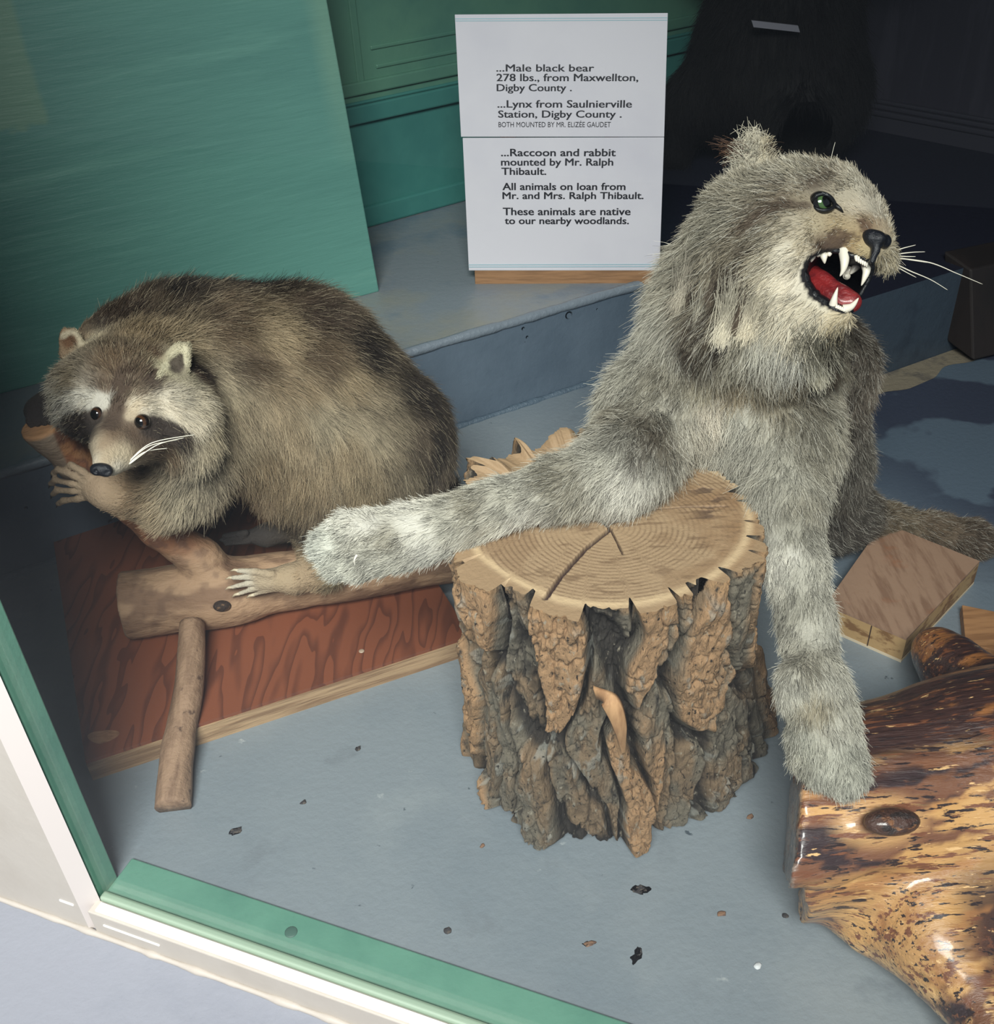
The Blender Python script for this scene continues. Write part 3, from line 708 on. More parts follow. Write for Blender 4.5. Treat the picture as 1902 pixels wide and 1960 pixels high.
# ------------------------------------------------------------------ plywood base under the raccoon's log
pf0, pf1 = Z(163, 1457, .04), Z(900, 1216, .04); pk0, pk1 = Z(100, 1085, .04), Z(560, 925, .04)
dirp = (pf1-pf0)/np.linalg.norm(pf1-pf0); dpth = A([-dirp[1], dirp[0], 0])
ply = empty('plywood_board', ((pf0[0]+pf1[0])/2, (pf0[1]+pf1[1])/2+.2, 0), 'reddish brown plywood board lying under the raccoon and its log', 'board')
m_ply = mat('ply_top', (124, 72, 50), rough=.5, bump=.0006, bscale=60)
def plygrain(N, L):
    xyz, vec = objxyz(N, L); mp = N.new('ShaderNodeMapping'); mp.inputs['Rotation'].default_value = (0, 0, -math.atan2(dirp[1], dirp[0])+.35); mp.inputs['Scale'].default_value = (6, 1.1, 1)
    L.new(vec, mp.inputs[0]); n = noise(N, L, mp.outputs[0], 2.0, 3)
    s = mth(N, L, 'FRACT', mth(N, L, 'MULTIPLY', n, 10.))
    return mth(N, L, 'MULTIPLY', edge(N, L, s, .55, .9), .8)
node_over(m_ply, plygrain, (88, 50, 37))
m_plyedge = mat('ply_edge', (168, 140, 108), [((132, 104, 78), 40, .45, .6, (.15, .15, 2.5)), ((62, 46, 38), 26, .66, .70, (.3, .3, 2))], rough=.75, bump=.002, bscale=80, bstretch=(.2, .2, 2))
Wd = np.linalg.norm(pf1-pf0)
MB().box([*(pf0[:2]), .034], dirp*Wd, dpth*.62, (0, 0, .006)).build('face_veneer', m_ply, ply)
MB().box([*(pf0[:2]-dpth[:2]*0.001), 0], dirp*(Wd+.0), dpth*.62, (0, 0, .0338)).build('core_layers', m_plyedge, ply)
kn = Z(197, 1411, .04); e = MB(); e.add([kn+A([0, 0, .0006])], [])
kp = [kn+A([.022*cos(a)+.004*sin(2*a), .013*sin(a), .0008]) for a in np.linspace(0, 2*pi, 24, endpoint=False)]
tag(obj('knot_plug', kp, [list(range(24))], mat('knot', (158, 118, 88), [((130, 92, 66), 60, .4, .6, (1, 3, 1))], rough=.6), ply), 'pale oval plug in the veneer')
sw = Z(692, 1247, .04); e = MB().ell(sw+A([0, 0, .001]), [A([.0045, 0, 0]), A([0, .0045, 0]), A([0, 0, .0015])]); e.build('screw_head', mat('screw', (170, 150, 130), rough=.4), ply, smooth=True)

# ------------------------------------------------------------------ the raccoon's log with its upright branch
la, lb = Z(238, 1158, .096), Z(900, 1062, .084)
lg = Body((-.80, 1.05, .03), (.06, 1.5, .52), .0035)
lg.cone(la-(lb-la)*.08, lb, .056, .042, .03)
j0 = la+(lb-la)*.30
btop = D(78, 812, 1.26); bt2 = D(215, 935, 1.30)
lg.chain([(j0+A([0, 0, .0]), .036), (D(385, 1068, 1.305), .030), (D(300, 1010, 1.305), .0275), (D(150, 885, 1.285), .0285), (btop+(btop-D(150, 885, 1.285))*.25, .030)], .012)
lg.ell(j0+A([-.01, -.02, .0]), [A([.06, 0, 0]), A([0, .040, 0]), A([0, 0, .044])], .04)
dl = (lb-la)/np.linalg.norm(lb-la); dl2 = dl+A([0, .0, .05]); dl2 /= np.linalg.norm(dl2)
lg.cut(lambda P: .0-((P-la)@dl2), la-.12, la+A([.03, .12, .12]), .004)
tp = btop; dtp = btop-D(150, 885, 1.285); dtp /= np.linalg.norm(dtp); dtc = dtp*.8+A([0, 0, .6]); dtc /= np.linalg.norm(dtc)
lg.cut(lambda P: (P-tp)@dtc, tp-.09, tp+.09, .004)
lg.displace(lambda P: .004*(fbm(P*A([14, 40, 40]), 3, 5)-.5)+.0022*(fbm(P*90, 3, 6)-.5)+.006*(vnoise(P*16, 9)-.5))
V, F = lg.mesh()
nA_ = fbm(V*A([10, 40, 40]), 4, 15); nB = fbm(V*70, 3, 16)
C = np.zeros((len(V), 3))+lin((158, 128, 100))
C += (lin((122, 94, 72))-C)*sst(.45, .62, nA_)[:, None]
C += (lin((86, 62, 48))-C)*sst(.54, .70, nB)[:, None]*.4
onbr = sst(.165, .22, V[:, 2])
C += ((lin((142, 92, 62))+(lin((104, 66, 48))-lin((142, 92, 62)))*sst(.45, .6, nB)[:, None])-C)*onbr[:, None]*.9
C += (lin((176, 128, 86))-C)*(sst(.6, .66, nA_)*onbr)[:, None]*.6
endm = sst(.004, -.001, (V-la)@dl2); C += (lin((140, 122, 104))-C)*endm[:, None]
topm = sst(-.006, -.001, (V-tp)@dtc)*onbr; C += (lin((176, 128, 84))-C)*topm[:, None]*.8
lgS_ = BVHTree.FromPolygons([tuple(v) for v in V], [tuple(int(i) for i in f) for f in F])
def lg_hit(px, py):
    d = ray(px, py); r = lgS_.ray_cast(Vector(CO), Vector(d/np.linalg.norm(d))); return A(r[0])
log = empty('forked_log', (*((la+lb)/2)[:2], .04), 'dry barkless log with a slanting branch that the raccoon climbs, on the plywood', 'log')
m_log = mat('dry_wood', None, attr='Col', rough=.75, bump=.0035, bscale=110, bstretch=(.4, 1, 1))
obj('trunk', V, F, m_log, log, colors=C)
# knot hole and the stick that props the log in front
sk0, sk1 = D(368, 1195, 1.225), Z(331, 1545, .012)
e = MB(); pts = spline([sk0, sk0*.62+sk1*.38+A([.006, 0, .004]), sk0*.3+sk1*.7+A([-.002, 0, .0]), sk1], 10)
e.tube(pts, [.0185+.002*vnoise(A([[i*.35, 0, 0]]), 3)[0]+.006*(i/len(pts)) for i in range(len(pts))], 18)
tag(e.build('prop_stick', mat('stick_wood', (150, 122, 98), [((116, 90, 70), 26, .45, .62, (2, .3, 1)), ((92, 70, 56), 70, .6, .68, (1, 1, 1))], rough=.75, bump=.003, bscale=90), log, smooth=True), 'thinner stick leaning from the log to the floor')
kn = lg_hit(425, 1160); e = MB().ell(kn, [A([.014, 0, 0]), A([0, .008, .004]), A([0, -.006, .010])]); e.build('knot_hole', mat('knot_dark', (50, 38, 32), [((110, 84, 62), 120, .52, .58, (1, 1, 1))], rough=.8, bump=.006, bscale=160), log, smooth=True)

# ------------------------------------------------------------------ plywood block at the lynx's hind foot and a strip of board
bh = .05
c0, c1, c2, c3 = Z(1690, 1000, bh), Z(1875, 1074, bh), Z(1735, 1222, bh), Z(1580, 1156, bh)
blk = empty('plywood_block', (*((c0+c2)/2)[:2], 0), 'thick square plywood block on the floor beneath the hind foot of the lynx', 'block')
poly = [c3[:2], c2[:2], c2[:2]+(c1-c0)[:2]*0+(c1-c2)[:2], c0[:2]]
m_blk = mat('block_top', (156, 126, 104), [((132, 102, 82), 14, .46, .62, (5, .8, 1), (0, 0, .65)), ((150, 92, 58), 6, .60, .72, (1, 1, 1))], rough=.6, bump=.0006, bscale=60)
m_blke = mat('block_edge', (176, 144, 100), [((126, 92, 58), 22, .5, .58, (1, 1, 2.4))], rough=.65, bump=.001, bscale=60)
MB().prism(poly, bh-.004, bh).build('face_veneer', m_blk, blk)
MB().prism(poly, 0.005, bh-.0042).build('core', m_blke, blk)
MB().prism([p+(p-(c0+c2)[:2]/2)*.004 for p in poly], 0, .0048).build('bottom_veneer', mat('veneer_pale', (206, 190, 164), rough=.6), blk)
sm = c3[:2]+(c2-c3)[:2]*.58; dq = (c2-c3)[:2]/np.linalg.norm((c2-c3)[:2]); nq = A([dq[1], -dq[0]])
MB().box([*(sm+nq*.0002), .004], [*(dq*.0016), 0], [*(nq*.0008), 0], [0, 0, bh-.008]).build('seam', mat('seam_dark', (60, 42, 30), rough=.8), blk)
q0, q1 = Z(1848, 1232, .02), Z(1960, 1256, .02)
bd = MB().box([*q0[:2], 0], [*(q1-q0)[:2], 0], [.03, .09, 0], (0, 0, .02)).build('board_offcut', mat('offcut_wood', (168, 124, 84), [((140, 100, 66), 20, .45, .6, (.4, 4, 1))], rough=.6), None, [*q0[:2], 0])
tag(bevel(bd, .001), 'narrow tan strip of board lying behind the varnished log', 'board')

# ------------------------------------------------------------------ varnished log, lower right
va, vb = A([.330, .775, .118]), A([1.15, .915, .15])
vl = Body((.22, .33, .0), (1.1, 1.28, .40), .005)
vl.chain([(va-(vb-va)*.12, .120), (va+(vb-va)*.3, .124), (va+(vb-va)*.62, .150), (vb, .17)], .04)
brj = va+(vb-va)*.34+A([0, -.05, -.03])
pass
vl.chain([(Z(1900, 1345, .10), .06), (Z(1835, 1292, .09), .044), (Z(1795, 1250, .088), .038)], .03)
dv = (vb-va)/np.linalg.norm(vb-va); cn = A([.955, -.295, .02])
vl.cut(lambda P: .006*(fbm(P*A([10, 60, 60]), 3, 3)-.5)-((P-va)@cn), va-.26, va+A([.16, .26, .26]), .005)
lt_ = A([dv[1], -dv[0], 0])
def split(P):     # the lower front is broken away a little behind the saw cut, along the grain
    q_ = P-va; sc = (q_@lt_)*.80-q_[..., 2]*.6; ax_ = q_@dv
    return np.minimum(sc-.062-.004*np.sin(ax_*60+2), np.minimum(np.sqrt((q_@lt_)**2+q_[..., 2]**2)-.106-.11*np.maximum(ax_, 0)-.005*fbm(P*A([8, 60, 60]), 2, 7), .16-ax_))
vl.cut(split, va-.26, va+A([.30, .26, .26]), .004)
vl.cut(lambda P: np.minimum(.020+.008*(vnoise(P*60, 3)-.5)-((P-va)@cn), ((P-va)@lt_)*.80-(P-va)[..., 2]*.6-.060), va-.26, va+A([.10, .26, .26]), .004)
vl.cone(brj, Z(1800, 1790, .085), .085, .046, .06); vl.chain([(Z(1800, 1790, .085), .044), (Z(1858, 1890, .075), .037), (Z(1915, 2000, .07), .036), (Z(2000, 2180, .07), .036)], .02)
vl.cone(Z(1665, 1768, .05), Z(1775, 1800, .07), .030, .046, .05)
kt = Z(1708, 1568, .232)
vl.displace(lambda P: .006*(fbm(P*A([6, 26, 26]), 3, 5)-.5)+.003*(fbm(P*A([16, 70, 70]), 3, 6)-.5)+.005*np.exp(-((np.linalg.norm((P-kt)*A([.75, 1.4, 1.2]), axis=-1)-.032)/.010)**2))
V, F = vl.mesh()
vlog = empty('varnished_log', (.65, .85, 0), 'thick glossy varnished log with patchy bark under the lynx paw', 'log')
q_ = V-va; sc = (q_@lt_)*.80-q_[:, 2]*.6; ax_ = q_@dv; el = A([1, 7, 7]); Vr = np.stack([q_@dv, q_@lt_, q_[:, 2]], 1)
n1 = fbm(Vr*A([7, 34, 34]), 5, 61); n2 = fbm(Vr*A([14, 90, 90]), 4, 62); n3 = fbm(Vr*A([4, 12, 12]), 4, 63)
C = np.zeros((len(V), 3))+lin((204, 156, 98))
C += (lin((222, 178, 122))-C)*sst(.5, .62, n3)[:, None]; C += (lin((160, 104, 60))-C)*(sst(.5, .64, n2)*.6)[:, None]
bare = sst(.05, .065, sc)*sst(.19, .15, ax_+.9*np.abs(sc-.085)+.03*(n1-.5))
upper = sst(.02, -.05, sc-.03*(n3-.5))
lftd = .05*sst(.12, .02, ax_)+.03*(n3-.5); m1 = np.clip(sst(.465, .505, n1+lftd), 0, 1)*(1-bare*.8)
C += (lin((104, 62, 48))-C)*m1[:, None]*.9
m2 = sst(.53, .56, n1*.6+n2*.4+.05*(n3-.5)+.5*lftd)*(1-bare); C += (lin((52, 36, 38))-C)*m2[:, None]
back = sst(-.03, -.07, sc+.06*(n3-.5)); C += ((lin((64, 42, 38))+(lin((150, 98, 56))-lin((64, 42, 38)))*sst(.56, .6, n1)[:, None])-C)*back[:, None]
brm = sst(-.40, -.5, V[:, 1]*-1-.0)*0
br2 = sst(.70, .64, V[:, 1]+.03*(n3-.5))*sst(.10, .15, ax_); C += ((lin((70, 46, 38))+(lin((160, 110, 66))-lin((70, 46, 38)))*sst(.53, .59, n2)[:, None])-C)*br2[:, None]*.9
endv = sst(.004, .0, (V-va)@cn); C += (lin((132, 122, 112))-C)*endv[:, None]*.8
kd = np.linalg.norm((V-kt)*A([.75, 1.4, 1.2]), axis=1); C += (lin((120, 76, 46))-C)*np.exp(-((kd-.026)/.008)**2)[:, None]*.8
C += (lin((216, 168, 112))-C)*(sst(.06, .04, kd)*sst(.03, .04, kd))[:, None]*.8
m_var = mat('varnished_wood', None, [((44, 30, 30), 30, .565, .60, (1, 6, 6), (0, 0, -.17)), ((120, 74, 50), 16, .56, .60, (1, 7, 7), (0, 0, -.17)), ((226, 182, 126), 26, .63, .66, (1, 6, 6), (0, 0, -.17))], attr='Col', rough=.36, bump=.004, bscale=46, bstretch=(.35, 2, 2), coat=.5)
obj('trunk', V, F, m_var, vlog, colors=C)
# wood knot
e = MB().ell(kt+A([0, 0, -.004]), [A([.030, 0, 0]), A([0, .014, .006]), A([0, -.006, .011])], 24, 14)
e.build('knot', mat('knot_wood', (72, 44, 32), [((38, 26, 22), 40, .48, .56, (1, 2, 2)), ((128, 84, 50), 70, .58, .64, (1, 2, 2))], rough=.35, bump=.006, bscale=90, coat=.4), vlog, smooth=True)

# ------------------------------------------------------------------ dark wooden box at the right edge
g0 = Z(1862, 690, .012)
bx = MB(); up_ = A([-.03, .05, .20]); e1 = A([.30, .10, 0]); e2 = A([-.03, .05, .015])
bx.box(g0, e1, e2*1.3, up_)
bo = bx.build('wooden_panel', mat('panel_wood', (36, 29, 27), [((28, 23, 22), 12, .45, .6, (1, 1, .3))], rough=.6), None, list(g0)); bevel(bo, .004)
tag(bo, 'dark brown wooden panel leaning against the step at the right edge', 'panel')

# ------------------------------------------------------------------ crumbs on the floor
m_cr = mat('crumb_dark', (46, 44, 46), [((86, 78, 70), 200, .5, .6, (1, 1, 1))], rough=.8)
m_cb = mat('crumb_brown', (128, 98, 76), [((90, 66, 52), 200, .5, .6, (1, 1, 1))], rough=.8)
m_cw = mat('crumb_pale', (205, 208, 210), rough=.7)
CR = [(1218, 1826, .011, .006, 70, m_cr, 'black husk of a dead insect on the grey floor near the front sill', 'dead_insect', 'insect'),
      (1226, 1700, .013, .005, 5, m_cr, 'dark scrap of bark on the floor just in front of the stump', 'bark_scrap', 'debris'),
      (1127, 1804, .009, .004, 15, m_cb, 'curled brown leaf scrap on the floor left of the dead insect', 'leaf_scrap', 'debris'),
      (449, 1590, .009, .005, 10, m_cr, 'dark crumb on the floor right of the prop stick', 'debris_crumb', 'debris'),
      (1382, 1748, .005, .004, 0, m_cb, 'small brown crumb on the floor between stump and varnished log', 'debris_crumb', 'debris'),
      (1449, 1847, .005, .004, 30, m_cw, 'small white chip on the floor near the lower right', 'paint_chip', 'debris'),
      (1503, 1752, .004, .004, 30, m_cr, 'black crumb at the split end of the varnished log', 'debris_crumb', 'debris'),
      (685, 1432, .005, .004, 30, m_cr, 'dark crumb on the floor in front of the plywood board', 'debris_crumb', 'debris'),
      (856, 1780, .005, .004, 30, m_cr, 'dark crumb near the green sill below the stump', 'debris_crumb', 'debris'),
      (924, 1618, .004, .003, 30, m_cb, 'tan bark crumb left of the foot of the stump', 'bark_crumb', 'debris'),
      (1435, 1562, .005, .004, 30, m_cb, 'tan bark crumb right of the foot of the stump', 'bark_crumb', 'debris'),
      (580, 1534, .004, .003, 30, m_cr, 'dark crumb on the open floor left of the stump', 'debris_crumb', 'debris')]
for px, py, a, b, rot, m, lab, nm, cat in CR:
    p = Z(px, py, .0015); r = radians(rot)
    e = MB().ell(p, [A([a*cos(r), a*sin(r), 0]), A([-b*sin(r), b*cos(r), 0]), A([0, 0, .0022])], 14, 8)
    V = A(e.V); V += (np.stack([vnoise(V*260, 1), vnoise(V*260, 2), vnoise(V*260, 3)*.4], 1)-.5)*a*.9
    V[:, 2] = np.maximum(V[:, 2], 0.0002)
    tag(obj(nm, V, e.F, m, None, [p[0], p[1], 0]), lab, cat)
e = MB(); p = Z(557, 1784, .006); e.ell(p, [A([.008, 0, 0]), A([0, .008, 0]), A([0, 0, .0015])], 18, 8)
o = e.build('nail_head', mat('nail', (66, 100, 88), rough=.5), None, list(p), smooth=True); tag(o, 'round painted nail head in the green sill strip', 'nail')

# ================================================================== THE ANIMALS
def flowfn(S, pairs, sig=.05):
    """pairs of pixels (from, to) on the body give the lie of the coat"""
    C, d = [], []
    for x0, y0, x1, y1 in pairs:
        a, b = S.hit(x0, y0), S.hit(x1, y1); v = b-a; C.append(a); d.append(v/max(np.linalg.norm(v), 1e-6))
    C, d = A(C), A(d)
    return lambda P: blend(P, C, d, sig)
def colfn(S, pts, sig=.02):
    C = S.pin(pts); v = lin(A([p[2] for p in pts])); return lambda P: blend(P, C, v, sig)
def lenfn(S, pts, sig=.04, k_len=1.):
    C = S.pin(pts); v = A([p[2:4] for p in pts], float)
    def f(P):
        r = blend(P, C, v, sig); return r[:, 0]*k_len, r[:, 1]
    return f
class Strokes:
    """streaks and patches of another coat colour, pinned to the skin as polylines with a width"""
    def __init__(s, S, items):
        s.it = []
        for pts, wd, col, al in items:
            s.it.append((S.pin(pts), wd, lin(col), al))
    def apply(s, P, C, rg):
        for pts, wd, col, al in s.it:
            if len(pts) == 1: d = np.linalg.norm(P-pts[0], axis=1)
            else:
                d = np.full(len(P), 9.)
                for a, b in zip(pts, pts[1:]):
                    ab = b-a; t_ = np.clip(((P-a)@ab)/max(ab@ab, 1e-9), 0, 1); d = np.minimum(d, np.linalg.norm(P-a-t_[:, None]*ab, axis=1))
            m = sst(wd*1.25, wd*.65, d+wd*.5*(vnoise(P*120, 5)-.5))*al
            C = C+(col-C)*m[:, None]
        return C
m_skin = mat('pelt', None, attr='Col', rough=.85, bump=.003, bscale=240)
m_fur = furmat('coat')
m_blackgloss = mat('black_gloss', (16, 17, 20), rough=.22, bump=.002, bscale=180)
m_nose = mat('nose_leather', (20, 22, 28), rough=.25, bump=.0015, bscale=320)
m_whisk = mat('whisker_hair', (222, 216, 200), rough=.4)
m_tooth = mat('tooth_enamel', (218, 211, 196), rough=.25, coat=.3)

# ------------------------------------------------------------------ raccoon
kc = 1.40
R3 = lambda px, py, y: D(px, py, y)
H = lambda px, py, dt: K(px, py, kc-dt)
B = Body((-.80, 1.03, .06), (.06, 1.68, .66), .0031)
B.cone(R3(425, 678, 1.47), R3(560, 735, 1.47), .098, .138, .06)
B.cone(R3(560, 740, 1.46), R3(695, 850, 1.46), .138, .143, .06)
B.cone(R3(395, 720, 1.40), R3(300, 760, 1.30), .100, .072, .06)
B.cone(R3(320, 668, 1.43), R3(232, 682, 1.36), .086, .066, .05)
B.cone(R3(480, 800, 1.40), R3(600, 860, 1.40), .095, .110, .05)
# haunch, near hind leg and foot
B.cone(R3(690, 880, 1.38), R3(640, 960, 1.34), .100, .078, .05)
B.cone(R3(640, 985, 1.33), R3(600, 1090, 1.285), .05, .026, .03)
B.chain([(R3(622, 1098, 1.27), .024), (R3(560, 1108, 1.255), .021), (R3(505, 1110, 1.25), .0175)], .015)
TOES = [((520, 1100), (488, 1094), (462, 1092)), ((510, 1107), (476, 1104), (452, 1106)), ((506, 1114), (474, 1117), (450, 1124)), ((512, 1121), (482, 1128), (462, 1137)), ((535, 1124), (508, 1131), (490, 1139))]
for tt in TOES:
    B.chain([(R3(*tt[0], 1.243), .0072), (R3(*tt[1], 1.240), .0050), (R3(tt[2][0]-6, tt[2][1], 1.242), .0036)], .003)
# far hind foot on the log
B.chain([(R3(575, 1000, 1.40), .028), (R3(510, 1024, 1.37), .016), (R3(470, 1028, 1.36), .011)], .015)
for dx, dy in ((0, -4), (-4, 4), (4, 11)):
    B.chain([(R3(470+dx, 1024+dy, 1.352), .0062), (R3(428+dx, 1030+dy, 1.350), .004)], .003)
# near arm and hand reaching round the branch
B.chain([(R3(400, 840, 1.33), .075), (R3(345, 915, 1.265), .052), (R3(300, 950, 1.235), .034), (R3(235, 945, 1.215), .0215), (R3(205, 938, 1.21), .0195), (R3(184, 934, 1.212), .0165)], .03)
FING = [((178, 920), (158, 903), (136, 890), (124, 897)), ((172, 925), (142, 911), (112, 899), (102, 906)), ((168, 932), (136, 926), (106, 919), (97, 926)), ((168, 940), (138, 940), (110, 938), (101, 946)), ((174, 948), (148, 955), (122, 958), (112, 964))]
for fgr in FING:
    B.chain([(R3(*fgr[0], 1.207), .0070), (R3(*fgr[1], 1.206), .0052), (R3(*fgr[2], 1.212), .0044), (R3(*fgr[3], 1.220), .0036)], .003)
# far hand over the end of the branch
B.chain([(R3(150, 770, 1.32), .035), (R3(95, 782, 1.30), .022), (R3(72, 788, 1.285), .018)], .02)
for k in range(4):
    B.chain([(R3(62+k*13, 790-k*2, 1.275), .008), (R3(58+k*13, 806-k*2, 1.262), .0055), (R3(60+k*13, 816-k*2, 1.255), .003)], .005)
# head
B.cone(H(262, 738, -.03), H(240, 752, .0), .078, .074, .04)
B.cone(H(165, 755, .005), H(160, 775, .0), .045, .038, .04)
B.cone(H(335, 790, .0), H(345, 825, -.01), .055, .052, .04)
B.cone(H(230, 810, .045), H(212, 850, .085), .037, .0215, .03)
B.cone(H(212, 850, .085), H(198, 887, .112), .0200, .0125, .02)
B.cone(H(265, 850, .045), H(218, 890, .098), .026, .009, .025)
B.cone(H(190, 770, .050), H(262, 785, .058), .022, .024, .02)
# ears
def ear(B, base, tip, wdir, w0, w1, th, cup):
    base, tip, wdir, cup = map(A, (base, tip, wdir, cup)); L_ = tip-base
    for s_ in np.linspace(0, 1, 9):
        c = base+L_*s_; w_ = (w0*(1-s_)+w1*s_)*sqrt(max(1-(s_*.93)**4, .05))
        for q_ in np.linspace(-1, 1, 7):
            B.cone(c+wdir*w_*q_-cup*(1-q_*q_)*.55, c+wdir*w_*q_-cup*(1-q_*q_)*.55+L_*.02, th, th, .006)
vt = -CF
ear(B, H(145, 690, -.02), H(133, 636, -.005), CX*.9+CU*-.25, .019, .014, .0040, vt*.016+CX*-.004)
ear(B, H(322, 716, .022), H(347, 664, .030), CX*.80+CU*-.05, .026, .013, .0042, vt*.020)
# ringed tail hanging behind the stump
B.chain([(R3(830, 960, 1.50), .05), (R3(850, 1060, 1.42), .045), (R3(825, 1150, 1.37), .036)], .04)
B.displace(lambda P: .004*(fbm(P*22, 3, 5)-.5))
V, F = B.mesh(); S = Surf(V, F)
DKB, BRN, YLW, GRY, LGT, WHT, MSK = (44, 38, 34), (104, 88, 70), (160, 142, 114), (130, 118, 98), (178, 164, 138), (206, 196, 178), (54, 44, 38)
cpts = [(400, 545, DKB), (320, 570, DKB), (500, 555, DKB), (590, 600, (76, 64, 54)), (690, 660, DKB), (790, 750, DKB), (860, 830, DKB), (890, 890, (70, 62, 54)), (240, 600, (70, 58, 48)), (210, 610, (70, 58, 48)), (300, 590, (84, 72, 58)),
        (330, 640, YLW), (280, 640, (150, 130, 102)), (430, 620, BRN), (520, 640, YLW), (600, 680, BRN), (480, 690, BRN), (560, 720, (150, 132, 106)), (660, 730, YLW), (730, 790, GRY), (800, 830, (96, 84, 70)),
        (840, 890, (104, 92, 78)), (620, 800, LGT), (560, 830, (168, 150, 122)), (700, 810, LGT), (660, 860, (160, 142, 114)), (520, 880, (142, 124, 98)), (580, 930, (140, 122, 96)), (700, 930, (140, 124, 98)), (770, 920, GRY), (620, 1000, (130, 114, 92)), (500, 950, (128, 110, 88)),
        (420, 760, LGT), (460, 790, (164, 148, 122)), (400, 830, LGT), (380, 890, (172, 162, 142)), (340, 950, (180, 168, 144)), (300, 970, (166, 148, 120)), (260, 965, (170, 146, 116)), (225, 945, (196, 168, 136)), (180, 937, (200, 172, 142)), (150, 930, (204, 178, 148)), (120, 913, (176, 152, 124)), (115, 938, (176, 152, 124)), (104, 925, (140, 120, 98)), (128, 952, (160, 138, 112)),
        (250, 690, BRN), (220, 700, (112, 92, 70)), (200, 740, (96, 76, 58)), (240, 745, (88, 70, 54)), (270, 760, (100, 82, 62)), (215, 800, (92, 74, 60)), (225, 780, (96, 76, 62)), (215, 830, (110, 88, 68)), (130, 730, (130, 116, 94)), (115, 760, (190, 184, 168)),
        (120, 775, (206, 200, 184)), (160, 760, WHT), (195, 768, WHT), (205, 780, (150, 132, 112)), (290, 770, WHT), (255, 770, (196, 178, 152)), (330, 770, (214, 204, 184)), (375, 790, (206, 194, 170)), (400, 820, LGT), (360, 850, (196, 184, 160)), (380, 800, (210, 198, 174)),
        (145, 800, MSK), (165, 815, MSK), (150, 825, (40, 36, 36)), (175, 835, MSK), (300, 815, MSK), (330, 825, MSK), (285, 830, (70, 56, 46)), (345, 838, (64, 52, 42)), (310, 845, (78, 62, 50)), (255, 830, (96, 76, 60)), (275, 855, (84, 66, 54)), (330, 860, (104, 84, 64)),
        (195, 850, (150, 124, 96)), (210, 870, (196, 176, 146)), (185, 880, (226, 216, 196)), (195, 880, (176, 150, 116)), (235, 870, (206, 188, 158)), (225, 895, (224, 214, 194)), (240, 900, (214, 200, 176)), (265, 875, (160, 140, 112)), (182, 850, (190, 176, 152)),
        (130, 645, (150, 116, 84)), (145, 645, (210, 198, 170)), (315, 700, (190, 182, 150)), (335, 680, (196, 188, 158)), (340, 700, (84, 74, 62)), (355, 690, (190, 180, 152)), (375, 710, (70, 56, 46)), (300, 680, (92, 68, 50)), (280, 720, (90, 72, 56)),
        (590, 1110, (176, 152, 122)), (540, 1108, (180, 158, 128)), (500, 1110, (186, 166, 138)), (465, 1110, (204, 194, 174)), (640, 1090, (150, 134, 106)), (480, 1018, (52, 46, 42)), (440, 1024, (44, 40, 38)), (540, 1000, (44, 39, 35)), (590, 1010, (60, 52, 44)),
        (80, 785, (46, 40, 38)), (830, 1120, (92, 80, 66)), (830, 1060, (60, 52, 46))]
cf = colfn(S, cpts, .012)
STR = Strokes(S, [([(180, 800), (160, 815), (148, 808)], .020, MSK, .9), ([(290, 815), (325, 828), (345, 836)], .017, MSK, .95), ([(238, 712), (225, 760), (212, 812)], .012, (76, 60, 48), .8),
                  ([(120, 780), (155, 762), (196, 770)], .012, (222, 216, 202), .9), ([(262, 775), (310, 778), (365, 802)], .012, (220, 208, 186), .85), ([(250, 795), (262, 775)], .008, (206, 188, 160), .8),
                  ([(300, 720), (290, 735)], .012, (70, 56, 46), .8), ([(365, 700), (392, 715)], .010, (52, 42, 36), .9), ([(336, 704), (346, 688)], .012, (74, 64, 54), .95), ([(302, 722), (318, 698), (336, 675), (352, 667)], .0045, (206, 198, 168), .95), ([(352, 667), (360, 690), (362, 712)], .0045, (206, 198, 168), .95), ([(132, 655), (140, 650)], .009, (122, 86, 60), .9), ([(120, 645), (132, 636), (148, 640), (155, 655)], .004, (214, 200, 172), .9)])
eye_c = [S.hit(184, 793), S.hit(268, 808)]
def rcol(P, rg):
    C = cf(P); C = STR.apply(P, C, rg)
    u_ = vnoise(P*A([34, 34, 34]), 3); v_ = rg.random(len(P))
    u2 = fbm(P*A([60, 60, 60]), 3, 7); tick = (.74+.52*v_)*(.80+.3*u_)*(.42+1.14*u2)
    bodyw = sst(-.38, -.30, P[:, 0])[:, None]
    C = C*tick[:, None]
    dark = (v_ < .16) & (rg.random(len(P)) < .8); C[dark] *= .45
    pale = (v_ > .93); C[pale] = C[pale]*.5+lin((205, 190, 160))*.5
    return np.clip(C*.9, 0, 1)
raccoon = empty('raccoon', (-.35, 1.35, .14), 'stuffed grizzled raccoon hunched over a forked log, facing down to the left', 'raccoon')
Cb = np.clip(STR.apply(V, cf(V), None)*.8, 0, 1)
obj('body', V, F, m_skin, raccoon, colors=Cb)
